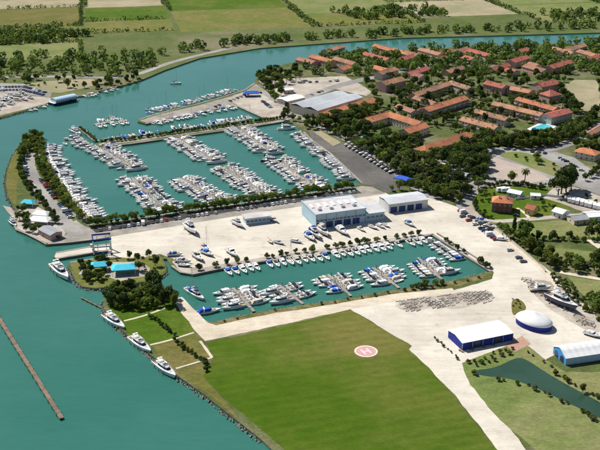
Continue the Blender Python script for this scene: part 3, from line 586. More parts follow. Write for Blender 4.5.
# marquees
def marquee(label, A, B, C, h, rh, roof, wall):
    c, L, W, rz = rect(A, B, C, LZ + h); o = empty('marquee', label, 'marquee', c, rz); block_rect(c, L, W, rz); x, y = L / 2, W / 2
    mb = MB(); mb.box(-x, x, -y, y, -.1, h, wall)
    for s in (-1, 1): mb.add([(s * x, -y, h), (s * x, y, h), (s * x, 0, h + rh)], [(0, 1, 2)], wall)
    link('wall', mb.mesh('wall'), o)
    mb = MB(); n = max(2, int(L / 5)); rings = []
    for i in range(n * 2 + 1):
        px = -x - .3 + (L + .6) * i / (n * 2); sag = .18 if i % 2 else 0
        rings.append([(px, -y - .4, h - .1), (px, 0, h + rh - sag), (px, y + .4, h - .1), (px, y + .4, h + .08), (px, 0, h + rh + .2 - sag), (px, -y - .4, h + .08)])
    mb.loft(rings, roof); link('roof', mb.mesh('roof'), o)
    mb = MB(); mb.box(-.12, .12, -.12, .12, 0, h, 'metal'); pm = mb.mesh('post')
    for i in range(n + 1): link('post', pm, o, (-x + L * i / n, -y - .2, 0))
    mb = MB(); mb.box(-1.5, 1.5, -.02, .04, 0, h * .8, 'navy'); fm = mb.mesh('flap')
    for i in range(1, n, 2): link('flap', fm, o, (-x + L * (i + .5) / n, -y - .01, 0), math.pi)
    return o
marquee('long white roofed marquee with navy side walls on the gravel lot', (462.5, 343), (513, 333), (449.5, 330), 4.0, 1.0, 'tent', 'tentblue')
c = G(533.5, 325); rz = ang(G(518, 318), G(550, 330)); o = empty('oval_tent', 'oval white domed tent with navy skirt on the gravel lot', 'tent', c, rz); BLOCK.append((c.x, c.y, 10))
A_, B_ = 9.4, 6.8; N = 40
ring = lambda r, z: [(A_ * r * math.cos(2 * math.pi * i / N), B_ * r * math.sin(2 * math.pi * i / N), z) for i in range(N)]
mb = MB(); mb.loft([ring(1, -.1), ring(1, 3.1)], 'tentblue'); link('wall', mb.mesh('wall'), o)
mb = MB(); mb.loft([ring(1.03, 2.8), ring(1.03, 3.1), ring(.93, 4.1), ring(.76, 5.1), ring(.52, 5.9), ring(.25, 6.7), ring(.1, 7.25), ring(.02, 7.6)], 'tent'); link('roof', mb.mesh('roof', True), o)
mb = MB(); mb.box(-1.6, 1.6, -.3, .3, 0, 2.9, 'tent'); link('entrance', mb.mesh('entrance'), o, (2, B_ + .1, 0)); 
# second marquee: white peaked roof, pale long sides, sky blue scalloped end
c, L, W, rz = rect((566, 358.5), (614, 351.5), (551.5, 347), LZ + 3.6); o = empty('marquee', 'white peaked marquee with pale sides and a sky blue end on the grass edge', 'marquee', c, rz); block_rect(c, L, W, rz); x, y = L / 2, W / 2
prof = lambda g=0: [(-y - g, 3.6), (-y * .62, 4.7), (-y * .3, 5.6), (0, 6.1), (y * .3, 5.6), (y * .62, 4.7), (y + g, 3.6)]
mb = MB(); mb.box(-x, x, -y, y, -.1, 3.6, 'tentpale'); link('wall', mb.mesh('wall'), o)
mb = MB(); n_ = 8; rings = []
for i in range(n_ * 2 + 1):
    px = -x - .3 + (L + .6) * i / (n_ * 2); sag = .15 if i % 2 else 0; rings.append([(px, q, z - sag * (z > 4)) for q, z in prof(.35)] + [(px, q, z + .12 - sag * (z > 4)) for q, z in reversed(prof(.35))])
mb.loft(rings, 'tent'); link('roof', mb.mesh('roof'), o)
for sgn in (-1, 1):
    mb = MB(); p = [(sgn * (x + .05), -y, 0)] + [(sgn * (x + .05), q * .98, z - .05) for q, z in prof()] + [(sgn * (x + .05), y, 0)]; mb.add(p, [tuple(range(len(p))) if sgn > 0 else tuple(range(len(p)))[::-1]], 'tentsky'); w = link('end_wall', mb.mesh('end_wall'), o)
    for yc in (-y * .45, y * .45):
        mb = MB(); q = [(sgn * (x + .1), yc + 1.7 * math.cos(math.pi * k / 10), 1.6 + 1.7 * math.sin(math.pi * k / 10)) for k in range(11)]; mb.add([(sgn * (x + .1), yc + 1.7, 0)] + q + [(sgn * (x + .1), yc - 1.7, 0)], [tuple(range(13))], 'navy'); link('doorway', mb.mesh('doorway'), w)
mb = MB(); mb.box(-.08, .08, -.06, .02, 0, 3.6, 'paint'); pm = mb.mesh('post')
for i in range(n_ + 1): link('post', pm, o, (-x + L * i / n_, -y - .01, 0))
# cyan pavilion canopies
def canopy(label, px, w, d, h, rz, k):
    p = G(*px); o = empty('canopy', label, 'canopy', p, rz); BLOCK.append((p.x, p.y, max(w, d) * .5))
    mb = MB(); mb.frus([(-w / 2, -d / 2, h), (w / 2, -d / 2, h), (w / 2, d / 2, h), (-w / 2, d / 2, h)], [(-w * .28, -.15, h + 1.6), (w * .28, -.15, h + 1.6), (w * .28, .15, h + 1.6), (-w * .28, .15, h + 1.6)], k)
    mb.box(-w / 2, w / 2, -d / 2 - .04, -d / 2, h - .5, h, k); mb.box(-w / 2, w / 2, d / 2, d / 2 + .04, h - .5, h, k); link('roof', mb.mesh('roof'), o)
    mb = MB(); mb.box(-.1, .1, -.1, .1, 0, h, 'paint'); pm = mb.mesh('post')
    for sx in (-1, 1):
        for sy in (-1, 1): link('post', pm, o, (sx * (w / 2 - .2), sy * (d / 2 - .2), 0))
    return o
canopy('cyan fabric canopy among trees beside the boat lift', (99.5, 270), 9, 7, 3.6, R(12), 'cyan')
canopy('larger cyan fabric canopy on the gravel garden by the slipway', (124, 272.5), 13, 9, 3.6, R(10), 'cyan')
canopy('cyan canopy on the grassy curved spit', (28.5, 206), 9, 7, 3.0, R(-8), 'cyan')
canopy('cream square parasol roof in front of the club terrace', (42, 217.5), 11, 8, 3.2, R(-12), 'tent')
canopy('broad white sail roof over the club terrace', (41, 223.5), 14, 9, 3.2, R(-12), 'tent')
canopy('small white canopy on the lawn beside the moored white yacht', (84.5, 277.5), 5, 3.6, 2.6, R(-15), 'tent')
canopy('royal blue canopy at the riverside end of the plaza', (251, 96), 15, 9, 3.4, R(5), 'blue')
canopy('blue tarpaulin roof at the end of the asphalt lot', (404, 183), 13, 8, 3.6, R(-40), 'blue')
building('club_house', 'low club building with grey roof at the end of the spit', (44, 226), (56, 232), 8, 3.6, 1.0, 'stuccopink', 'greyroof', chim=0, storeys=1)

for x, y in ((424, 156), (434, 153), (444, 150), (454, 147), (464, 144), (472, 141)): q = G(x, y); BLOCK.append((q.x, q.y, 7))
for x, y in ((536, 139), (545, 135), (554, 131)): q = G(x, y); BLOCK.append((q.x, q.y, 5))
for x, y in ((328, 119), (340, 116), (352, 113), (364, 109), (372, 127), (382, 125), (412, 135)): q = G(x, y); BLOCK.append((q.x, q.y, 5))
# houses beyond the marina, toward the plain
random.seed(5)
for i in range(40):
    for _ in range(30):
        x, y = random.uniform(300, 640), random.uniform(46, 77)
        if x < 360 and y > 70 or (x > 560 and y > 72): continue
        p = G(x, y)
        if free(p, 17): break
    else: continue
    dx = random.choice((9, 16, 20, 24)); s = random.choice((-.30, -.30, .27, .27))
    building('suburban_house', '{} {} roofed {} house of the suburb beyond {}'.format((hs := random.choice(('low', 'tall'))), {'tile': 'orange', 'tilebrown': 'brown', 'tilered': 'red'}[(rk := random.choice(['tile', 'tilebrown', 'tilered']))], {'stucco': 'cream', 'stuccopink': 'pink'}[(wk := random.choice(['stucco', 'stuccopink', 'stucco']))], min(LAND, key=lambda t: (t[0] - p.x) ** 2 + (t[1] - p.y) ** 2)[2]), (x - dx / 2, y - dx * s / 2), (x + dx / 2, y + dx * s / 2), random.uniform(9, 12), 3.5 if hs == 'low' else 6, 2.2, wk, rk, chim=1, storeys=1 if hs == 'low' else 2, step=5, group='houses of the far suburb', sub=False, ends=False, cat='house')

# ------------------------------------------------------------------ pools
def pool(label, px, pxw):
    o = sheet('pool_deck', px, 'paint', LZ + .12); tag(o, None)
    pts = GP(pxw); c = sum(pts, Vector()) / len(pts)
    e = empty('swimming_pool', label, 'pool', (c.x, c.y, LZ)); BLOCK.append((c.x, c.y, 13))
    q = [p - c for p in pts]
    ar = sum(a.x * b.y - b.x * a.y for a, b in zip(q, q[1:] + q[:1]))
    if ar < 0: q = q[::-1]
    mb = MB(); n = len(q); mb.add([(p.x, p.y, .16) for p in q], [tuple(range(n))], 'poolwater'); link('water_surface', mb.mesh('water_surface'), e)
    mb = MB(); mb.add([(p.x, p.y, .24) for p in q] + [(p.x * 1.06, p.y * 1.06, .24) for p in q] + [(p.x * 1.06, p.y * 1.06, .1) for p in q], [(i, n + i, n + (i + 1) % n, (i + 1) % n) for i in range(n)] + [(n + i, 2 * n + i, 2 * n + (i + 1) % n, n + (i + 1) % n) for i in range(n)], 'paint'); link('coping', mb.mesh('coping'), e)
pool('turquoise swimming pool on a white deck inside the tree belt', [(527, 129), (545, 120.5), (557, 126), (542, 136)], [(531, 128.5), (544, 123.5), (552, 126.5), (541, 133)])
pool('irregular light blue pool hidden in trees near the courtyard block', [(353, 139), (364, 134.5), (378, 143), (372, 149)], [(356, 139), (361, 136.5), (367, 138), (375, 143), (371, 146), (363, 142.5)])

# ------------------------------------------------------------------ helipad
c = G(366, 351.5); o = empty('helipad', 'round pink helipad with white ring and H on the lawn', 'helipad', (c.x, c.y, LZ + .07), R(25))
N = 40; cir = lambda r, z: [(r * math.cos(2 * math.pi * i / N), r * math.sin(2 * math.pi * i / N), z) for i in range(N)]
mb = MB(); mb.loft([cir(5.6, 0), cir(5.6, .08)], 'padpink'); link('pad', mb.mesh('pad'), o)
mb = MB(); mb.add(cir(5.5, .09) + cir(4.75, .09), [(i, (i + 1) % N, N + (i + 1) % N, N + i) for i in range(N)], 'padwhite'); link('ring', mb.mesh('ring'), o)
mb = MB(); mb.box(-1.9, -1.1, -2.4, 2.4, .08, .1, 'padwhite'); mb.box(1.1, 1.9, -2.4, 2.4, .08, .1, 'padwhite'); mb.box(-1.1, 1.1, -.4, .4, .08, .1, 'padwhite'); link('letter', mb.mesh('letter'), o)

# ------------------------------------------------------------------ boats
def hull_rings(L, B, fb, dr=.55, bow=1.0, fine=.55, transom=.9):
    """rings from stern to bow: deck edge, chine, keel, chine, deck edge"""
    rings = []; n = 11
    for i in range(n):
        t = i / (n - 1); x = -L / 2 + L * t
        w = (transom + (1 - transom) * min(1, t / .35)) if t < .35 else max(.02, (1 - ((t - .35) / .65) ** 2.3)) 
        b = B / 2 * w; c = b * (.86 if t < fine else .86 * (1 - .75 * ((t - fine) / (1 - fine)))); 
        z = fb * (1 + .38 * bow * t * t); ke = -dr * (1 - max(0, t - .6) ** 2 * 5.5)
        xs = x - (0 if t < .7 else (t - .7) ** 2 * L * .9)   # raked stem below
        rings.append([(x, b, z), (xs, c, .05 + .25 * t * t), (xs, 0, ke), (xs, -c, .05 + .25 * t * t), (x, -b, z)])
    return rings
def hull_parts(L, B, fb, hk, bot, dk='white', cock=(.08, .36), floor='teak', **kw):
    rg = hull_rings(L, B, fb, **kw)
    mb = MB(); n = 5; vs = [p for r in rg for p in r]; fs1 = []; fs2 = []
    for a in range(len(rg) - 1):
        for i in range(4):
            f = (a * n + i, a * n + i + 1, (a + 1) * n + i + 1, (a + 1) * n + i)
            (fs2 if i in (1, 2) else fs1).append(f)
    mb.add(vs, fs1 + [(4, 3, 2, 1, 0)], hk); mb.add(vs, fs2, bot)
    hull = mb.mesh('hull')
    # deck with recessed cockpit
    mb = MB(); x0, x1 = -L / 2 + L * cock[0], -L / 2 + L * cock[1]; cw = B * .36
    top = [(r[0][0], r[0][1] - .02, r[0][2] - .03) for r in rg]; bt = [(r[4][0], r[4][1] + .02, r[4][2] - .03) for r in rg]
    zc = fb - .55
    aft = [i for i, r in enumerate(rg) if r[0][0] <= x1 + L * .05]; k = aft[-1]
    ring = lambda i: [top[i], (top[i][0], min(cw, top[i][1] * .86), top[i][2]), (bt[i][0], -min(cw, top[i][1] * .86), bt[i][2]), bt[i]]
    for i in range(len(rg) - 1):
        a, b = ring(i), ring(i + 1)
        if i < k:
            mb.add([a[0], a[1], b[1], b[0]], [(0, 1, 2, 3)], dk); mb.add([a[3], a[2], b[2], b[3]], [(3, 2, 1, 0)], dk)
            fl = lambda p: (p[0], p[1], zc)
            mb.add([fl(a[1]), fl(a[2]), fl(b[2]), fl(b[1])], [(0, 1, 2, 3)], floor)
            mb.add([a[1], fl(a[1]), fl(b[1]), b[1]], [(0, 1, 2, 3)], dk); mb.add([a[2], fl(a[2]), fl(b[2]), b[2]], [(3, 2, 1, 0)], dk)
            if i == 0: mb.add([a[1], a[2], fl(a[2]), fl(a[1])], [(0, 1, 2, 3)], dk)
        else:
            mb.add([a[0], a[3], b[3], b[0]], [(0, 1, 2, 3)], dk)
            if i == k: fl = lambda p: (p[0], p[1], zc); mb.add([a[1], a[2], fl(a[2]), fl(a[1])], [(3, 2, 1, 0)], dk)
    return hull, mb.mesh('deck')
def house(mb, x0, x1, w0, w1, z0, z1, rake_f, rake_b, k, tum=.85, nose=.5):
    """deck house: plan tapers towards the bow, front and back raked"""
    xm = x1 - (x1 - x0) * .28
    b = [(x0, -w0, z0), (xm, -w0, z0), (x1, -w0 * nose, z0), (x1, w0 * nose, z0), (xm, w0, z0), (x0, w0, z0)]
    t = [(x0 + rake_b, -w0 * tum, z1), (xm - rake_f * .6, -w0 * tum, z1), (x1 - rake_f, -w0 * nose * tum, z1), (x1 - rake_f, w0 * nose * tum, z1), (xm - rake_f * .6, w0 * tum, z1), (x0 + rake_b, w0 * tum, z1)]
    mb.frus(b, t, k); return b, t
def band(mb, b, t, f0, f1, k, grow=.03):
    """a strip of glazing on the sides and front of a deck house between two heights"""
    def at(f):
        r = []
        for p, q in zip(b, t):
            v = Vector(p).lerp(Vector(q), f); s = 1 + grow / max(abs(v.y), .3)
            r.append((v.x + (grow if v.x > 0 else 0) + (grow * 1.5 if p in (b[2], b[3]) else 0), v.y * s, v.z))
        return r
    a, c = at(f0), at(f1); vs = a + c; n = 6
    mb.add(vs, [(i, i + 1, n + i + 1, n + i) for i in range(5)], k)

def fly(L, hk='white', top=None, big=False):
    B = L * (.27 if not big else .235); fb = .115 * L * (.95 if not big else .85)
    bot = 'antifoul'
    hull, deck = hull_parts(L, B, fb, hk, bot, cock=(.05, .24))
    P_ = [('hull', hull, []), ('deck', deck, [])]
    mb = MB(); x0, x1 = -L * .22, L * .24; b, t = house(mb, x0, x1, B * .38, B * .3, fb - .1, fb + 1.75, L * .11, .25, 'white')
    cab = mb.mesh('cabin'); mb = MB(); band(mb, b, t, .38, .86, 'glass'); P_.append(('cabin', cab, [('window_band', mb.mesh('window_band'))]))
    mb = MB(); z = fb + 1.75
    house(mb, -L * .3, L * .10, B * .36, B * .3, z, z + .16, .1, 0, 'white', 1, .75)
    for sy in (-1, 1): mb.box(-L * .24, L * .06, sy * B * .32 - .05, sy * B * .32 + .05, z + .16, z + .62, 'white')
    mb.box(L * .05, L * .06, -B * .3, B * .3, z + .16, z + .7, 'white')
    fl_ = mb.mesh('flybridge')
    mb = MB(); mb.box(-L * .06, -L * .02, -B * .2, B * .2, z + .16, z + .7, 'cushion'); seat = mb.mesh('seat'); mb = MB(); mb.box(-L * .18, -L * .13, -B * .26, B * .26, z + .16, z + .55, 'cushion'); sofa = mb.mesh('bench')
    mb = MB(); mb.add([(L * .06, -B * .3, z + .62), (L * .06, B * .3, z + .62), (L * .035, B * .26, z + 1.0), (L * .035, -B * .26, z + 1.0)], [(0, 1, 2, 3)], 'glass'); ws = mb.mesh('windscreen')
    P_.append(('flybridge', fl_, [('seat', seat), ('bench', sofa), ('windscreen', ws)]))
    mb = MB()
    for sy in (-1, 1): mb.frus([(-L * .21, sy * B * .3 - .06, z + .5), (-L * .17, sy * B * .3 - .06, z + .5), (-L * .17, sy * B * .3 + .06, z + .5), (-L * .21, sy * B * .3 + .06, z + .5)], [(-L * .26, sy * B * .26 - .06, z + 1.5), (-L * .23, sy * B * .26 - .06, z + 1.5), (-L * .23, sy * B * .26 + .06, z + 1.5), (-L * .26, sy * B * .26 + .06, z + 1.5)], 'white')
    mb.box(-L * .27, -L * .22, -B * .28, B * .28, z + 1.5, z + 1.62, 'white'); mb.cyl((-L * .245, 0, z + 1.62), (-L * .245, 0, z + 1.9), .3, .25, 'white', 8)
    P_.append(('radar_arch', mb.mesh('radar_arch'), []))
    mb = MB(); mb.box(-L * .56, -L * .497, -B * .4, B * .4, .18, .32, 'teak'); P_.append(('swim_platform', mb.mesh('swim_platform'), []))
    if top:
        mb = MB(); zz = z + 1.95; sec = [(-B * .3, 0), (-B * .15, .14), (B * .15, .14), (B * .3, 0)]
        mb.loft([[(xx, q, zz + w + dz) for q, w in sec] + [(xx, q, zz + w + dz - .06) for q, w in reversed(sec)] for xx, dz in ((-L * .2, -.12), (-L * .12, 0), (L * .0, -.05))], top)
        for sx in (-L * .19, -L * .01):
            for sy in (-1, 1): mb.cyl((sx, sy * B * .29, z + .2), (sx, sy * B * .29, zz - .1), .03, .03, 'metal', 4)
        P_.append(('bimini', mb.mesh('bimini'), []))
        mb = MB(); mb.frus([(-L * .44, -B * .38, fb - .05), (-L * .23, -B * .38, fb - .05), (-L * .23, B * .38, fb - .05), (-L * .44, B * .38, fb - .05)], [(-L * .40, -B * .33, z - .1), (-L * .235, -B * .33, z - .1), (-L * .235, B * .33, z - .1), (-L * .40, B * .33, z - .1)], top); P_.append(('aft_cover', mb.mesh('aft_cover'), []))
    mb = MB(); pts = []
    rg = hull_rings(L, B, fb)
    for r in rg[5:]: pts.append((r[0][0] - .1, r[0][1] * .94, r[0][2]))
    for sgn in (1, -1):
        pr = None
        for p in pts:
            q = (p[0], sgn * p[1], p[2] + .75); mb.cyl((p[0], sgn * p[1], p[2] - .05), q, .025, .025, 'metal', 3)
            if pr: mb.cyl(pr, q, .03, .03, 'metal', 3)
            pr = q
    P_.append(('bow_rail', mb.mesh('bow_rail'), []))
    mb = MB(); mb.box(L * .17, L * .30, -B * .16, B * .16, fb * 1.12, fb * 1.12 + .3, 'cushion'); P_.append(('sun_pad', mb.mesh('sun_pad'), []))
    if big:
        mb = MB()
        for sy in (-1, 1):
            for i in range(4): mb.box(-L * .05 + i * L * .07, -L * .05 + i * L * .07 + L * .04, sy * B * .487 - .03, sy * B * .487 + .03, fb * .62, fb * .76, 'glass')
        P_.append(('hull_window', mb.mesh('hull_window'), []))
        for i in range(3):
            mb = MB(); px = -L * .3 + i * L * .2; mb.cyl((px, -B * .5 - .2, .2), (px, -B * .5 - .2, fb * .8), .17, .17, 'navycloth', 8); P_.append(('fender', mb.mesh('fender'), []))
    return P_
def sport(L, hk='white', top=None):
    B = L * .285; fb = .095 * L
    hull, deck = hull_parts(L, B, fb, hk, 'antifoul', cock=(.05, .45))
    P_ = [('hull', hull, []), ('deck', deck, [])]
    mb = MB(); b, t = house(mb, -L * .02, L * .36, B * .34, B * .2, fb - .05, fb + .62, L * .2, .05, 'white', .8, .45); P_.append(('cabin', mb.mesh('cabin'), []))
    mb = MB(); w = B * .36; z = fb
    mb.frus([(-L * .08, -w, z), (L * .07, -w, z), (L * .17, -w * .5, z + .25), (L * .17, w * .5, z + .25), (L * .07, w, z), (-L * .08, w, z)], [(-L * .08, -w * .9, z + .75), (L * .03, -w * .88, z + 1.1), (L * .07, -w * .45, z + 1.15), (L * .07, w * .45, z + 1.15), (L * .03, w * .88, z + 1.1), (-L * .08, w * .9, z + .75)], 'glass'); P_.append(('windscreen', mb.mesh('windscreen'), []))
    mb = MB(); mb.box(-L * .42, -L * .34, -B * .33, B * .33, fb - .5, fb - .02, 'cushion'); P_.append(('bench', mb.mesh('bench'), [])); mb = MB(); mb.box(-L * .12, -L * .07, -B * .3, -B * .05, fb - .5, fb + .35, 'cushion'); P_.append(('seat', mb.mesh('seat'), [])); mb = MB(); mb.box(-L * .12, -L * .07, B * .05, B * .3, fb - .5, fb + .35, 'cushion'); P_.append(('seat', mb.mesh('seat'), []))
    mb = MB()
    for sy in (-1, 1): mb.frus([(-L * .27, sy * B * .42 - .06, fb - .1), (-L * .2, sy * B * .42 - .06, fb - .1), (-L * .2, sy * B * .42 + .06, fb - .1), (-L * .27, sy * B * .42 + .06, fb - .1)], [(-L * .22, sy * B * .36 - .05, fb + 1.5), (-L * .18, sy * B * .36 - .05, fb + 1.5), (-L * .18, sy * B * .36 + .05, fb + 1.5), (-L * .22, sy * B * .36 + .05, fb + 1.5)], 'white')
    mb.box(-L * .225, -L * .175, -B * .39, B * .39, fb + 1.5, fb + 1.6, 'white'); P_.append(('radar_arch', mb.mesh('radar_arch'), []))
    mb = MB(); mb.box(-L * .565, -L * .497, -B * .4, B * .4, .15, .28, 'teak'); P_.append(('swim_platform', mb.mesh('swim_platform'), []))
    if top:
        mb = MB(); mb.frus([(-L * .43, -B * .42, fb), (-L * .02, -B * .4, fb + .5), (-L * .02, B * .4, fb + .5), (-L * .43, B * .42, fb)], [(-L * .34, -B * .34, fb + 1.35), (L * .045, -B * .31, fb + 1.45), (L * .045, B * .31, fb + 1.45), (-L * .34, B * .34, fb + 1.35)], top); P_.append(('cockpit_cover', mb.mesh('cockpit_cover'), []))
    mb = MB(); mb.box(L * .12, L * .27, -B * .12, B * .12, fb + .62, fb + .72, 'cushion' if top else 'beige'); P_.append(('sun_pad', mb.mesh('sun_pad'), []))
    return P_
def openb(L, top=None, hk='white'):
    B = L * .33; fb = .105 * L
    hull, deck = hull_parts(L, B, fb, hk, 'antifoul', cock=(.06, .62), floor='deck')
    P_ = [('hull', hull, []), ('deck', deck, [])]
    mb = MB(); mb.box(-L * .05, L * .06, -B * .16, B * .16, fb - .55, fb + .45, 'white'); cs = mb.mesh('console'); mb = MB(); mb.add([(L * .065, -B * .16, fb + .4), (L * .065, B * .16, fb + .4), (L * .02, B * .14, fb + .95), (L * .02, -B * .14, fb + .95)], [(0, 1, 2, 3)], 'glass')
    P_.append(('console', cs, [('windscreen', mb.mesh('windscreen'))]))
    mb = MB(); mb.box(-L * .4, -L * .3, -B * .34, B * .34, fb - .5, fb - .05, 'cushion'); P_.append(('bench', mb.mesh('bench'), [])); mb = MB(); mb.box(-L * .16, -L * .1, -B * .16, B * .16, fb - .5, fb + .2, 'cushion'); P_.append(('seat', mb.mesh('seat'), []))
    mb = MB(); mb.box(-L * .56, -L * .505, -.22, .22, fb - .1, fb + .75, 'grey'); mb.box(-L * .545, -L * .515, -.1, .1, -.5, fb - .1, 'grey'); P_.append(('outboard_motor', mb.mesh('outboard_motor'), []))
    if top:
        mb = MB(); mb.frus([(-L * .47, -B * .46, fb + .02), (L * .1, -B * .47, fb + .05), (L * .26, -B * .3, fb + .12), (L * .26, B * .3, fb + .12), (L * .1, B * .47, fb + .05), (-L * .47, B * .46, fb + .02)], [(-L * .4, -B * .2, fb + .5), (L * .0, -B * .16, fb + 1.0), (L * .1, -B * .1, fb + .75), (L * .1, B * .1, fb + .75), (L * .0, B * .16, fb + 1.0), (-L * .4, B * .2, fb + .5)], top); P_.append(('cover', mb.mesh('cover'), []))
    return P_
def sail(L, top='blue', hk='white'):
    B = L * .31; fb = .105 * L
    hull, deck = hull_parts(L, B, fb, hk, 'antifoul', cock=(.06, .33), transom=.72, dr=.9)
    P_ = [('hull', hull, []), ('deck', deck, [])]
    mb = MB(); b, t = house(mb, -L * .14, L * .26, B * .28, B * .2, fb - .05, fb + .55, L * .1, .1, 'white', .85, .4); cr = mb.mesh('coachroof'); mb = MB(); band(mb, b, t, .3, .7, 'glass'); P_.append(('coachroof', cr, [('window_band', mb.mesh('window_band'))]))
    mx = L * .07; H = L * 1.28
    mb = MB(); mb.cyl((mx, 0, fb + .4), (mx, 0, H), .1, .07, 'metal', 6)
    for zf in (.5, .75): mb.cyl((mx - .05, -B * .28, H * zf), (mx - .05, B * .28, H * zf), .035, .035, 'metal', 4)
    for p, q in (((L * .48, 0, fb * 1.3), (mx, 0, H)), ((-L * .48, 0, fb), (mx, 0, H)), ((mx, B * .46, fb * 1.1), (mx, 0, H * .96)), ((mx, -B * .46, fb * 1.1), (mx, 0, H * .96))): mb.cyl(p, q, .02, .02, 'metal', 3)
    P_.append(('mast', mb.mesh('mast'), []))
    mb = MB(); mb.cyl((mx - .1, 0, fb + 1.35), (-L * .36, 0, fb + 1.35), .08, .07, 'metal', 5); bm_ = mb.mesh('boom'); mb = MB(); mb.cyl((mx - .12, 0, fb + 1.55), (-L * .34, 0, fb + 1.5), .26, .14, top, 6); P_.append(('boom', bm_, [('sail_cover', mb.mesh('sail_cover'))]))
    mb = MB(); mb.frus([(-L * .2, -B * .28, fb + .3), (-L * .1, -B * .28, fb + .45), (-L * .1, B * .28, fb + .45), (-L * .2, B * .28, fb + .3)], [(-L * .18, -B * .22, fb + 1.05), (-L * .12, -B * .22, fb + 1.05), (-L * .12, B * .22, fb + 1.05), (-L * .18, B * .22, fb + 1.05)], top); P_.append(('spray_hood', mb.mesh('spray_hood'), []))
    return P_
BOATS = {  # key: (parts, name, category, design length, look)
 'fw': (fly(15), 'flybridge_yacht', 'yacht', 15, 'white flybridge yacht'),
 'fb': (fly(15, top='navycloth'), 'flybridge_yacht', 'yacht', 15, 'white yacht with navy canvas'),
 'fs': (fly(15, top='beige'), 'flybridge_yacht', 'yacht', 15, 'white yacht with beige canvas'),
 'fn': (fly(15, hk='navy'), 'flybridge_yacht', 'yacht', 15, 'yacht with navy hull'),
 'sw': (sport(12), 'sport_cruiser', 'cruiser', 12, 'open white sport cruiser'),
 'sb': (sport(12, top='blue'), 'sport_cruiser', 'cruiser', 12, 'sport cruiser under blue cover'),
 'st': (sport(12, top='white'), 'sport_cruiser', 'cruiser', 12, 'sport cruiser under white cover'),
 'se': (sport(12, top='beige'), 'sport_cruiser', 'cruiser', 12, 'sport cruiser under beige cover'),
 'ow': (openb(7.5), 'motorboat', 'motorboat', 7.5, 'small open white motorboat'),
 'ob': (openb(7.5, 'blue'), 'motorboat', 'motorboat', 7.5, 'small motorboat under blue cover'),
 'oc': (openb(7.5, 'beige'), 'motorboat', 'motorboat', 7.5, 'small motorboat under cream cover'),
 'lb': (sail(11), 'sailing_boat', 'sailboat', 11, 'sailing boat with blue cover'),
 'lw': (sail(11, 'beige'), 'sailing_boat', 'sailboat', 11, 'sailing boat with cream cover'),
}
BIG = fly(20, big=True); BIGB = fly(20, big=True, top='navycloth')
def boat(k, L, p, rz, where, group, z=0.0):
    pr, nm, cat, d, look = BOATS[k]
    put(pr, nm, look + ' ' + where, cat, group, (p.x, p.y, z), rz, L / d)
def pick(mix):
    ks = list(mix); return random.choices(ks, [mix[k] for k in ks])[0]
LEN = {'f': (13.5, 16.5), 's': (11.2, 13.6), 'o': (6.5, 8), 'l': (10, 12.5)}
ORD = ['first', 'second', 'third', 'fourth', 'fifth', 'sixth', 'seventh', 'eighth', 'ninth', 'tenth', 'eleventh', 'twelfth', 'thirteenth', 'fourteenth', 'fifteenth', 'sixteenth', 'seventeenth', 'eighteenth', 'nineteenth']
ORD += ['twentieth'] + ['twenty-' + q for q in ORD[:9]] + ['thirtieth'] + ['thirty-' + q for q in ORD[:9]] + ['fortieth'] + ['forty-' + q for q in ORD[:9]] + ['fiftieth'] + ['fifty-' + q for q in ORD[:9]] + ['sixtieth'] + ['sixty-' + q for q in ORD[:9]]
COUNT = {}
def row(px0, px1, side, mix, where, group, gap=.7, off=1.5, lens=None, skip=.03, scale=1.0, world=None):
    """boats stern-to along a straight berth; side +1 = left of the direction of travel"""
    a, b = world or (G(*px0, 0), G(*px1, 0)); d = (b - a); T = d.length; d.normalize(); n = Vector((-d.y, d.x, 0)) * side
    t = 0.5
    while True:
        k = pick(mix); lo, hi = LEN[k[0]]; L = random.uniform(lo, hi) * scale
        B = L * {'f': .27, 's': .285, 'o': .33, 'l': .31}[k[0]]
        if t + B > T: break
        if random.random() > skip:
            COUNT[where] = COUNT.get(where, 0) + 1; wh = where.replace('#', ORD[COUNT[where] - 1])
            p = a + d * (t + B / 2) + n * (off + L / 2 * 1.1 + random.uniform(-.1, .2)); p.z = 0
            if k[0] == 'l' and random.random() < .5: boat(k, L, p, math.atan2(-n.y, -n.x) + random.gauss(0, .015), wh, group)
            else: boat(k, L, p, math.atan2(n.y, n.x) + random.gauss(0, .02), wh, group)
        t += B + gap * random.uniform(.6, 1.4)
def polyrow(px, side, *a, **kw):
    for p, q in zip(px, px[1:]): row(p, q, side, *a, **kw)

# pontoons
def pontoon(px0, px1, w, label, piles=4, group=None):
    a, b = G(*px0, 0), G(*px1, 0); L = (b - a).length
    o = empty('pontoon', label, 'pontoon', a, ang(a, b), group)
    mb = MB(); mb.box(0, L, -w / 2, w / 2, .55, .75, 'concrete'); link('deck', mb.mesh('deck'), o)
    mb = MB()
    for i in range(int(L / 5)): mb.box(i * 5 + .4, i * 5 + 4.6, -w / 2 + .12, w / 2 - .12, -.5, .55, 'quay')
    link('float', mb.mesh('float'), o)
    mb = MB(); mb.cyl((0, 0, -2), (0, 0, 3.0), .2, .2, 'wood', 6); pm = mb.mesh('pile')
    for i in range(piles): link('pile', pm, o, (L * (i + .8) / piles, (w / 2 + .25) * (1 if i % 2 else -1), 0))
    mb = MB(); mb.box(-.15, .15, -.15, .15, .75, 1.65, 'paint'); sm = mb.mesh('service_post')
    for i in range(int(L / 9)): link('service_post', sm, o, (4 + i * 9, 0.6, 0))
    return o
random.seed(21)
BIGMIX = {'fw': 6, 'fb': .9, 'fs': 1, 'st': 2.5, 'sw': 2, 'sb': .5, 'lw': .3}
MIX = {'fw': 4, 'fb': .3, 'fs': 1, 'sw': 3, 'sb': .2, 'st': 3.4, 'se': .8, 'lw': .8, 'lb': .4}
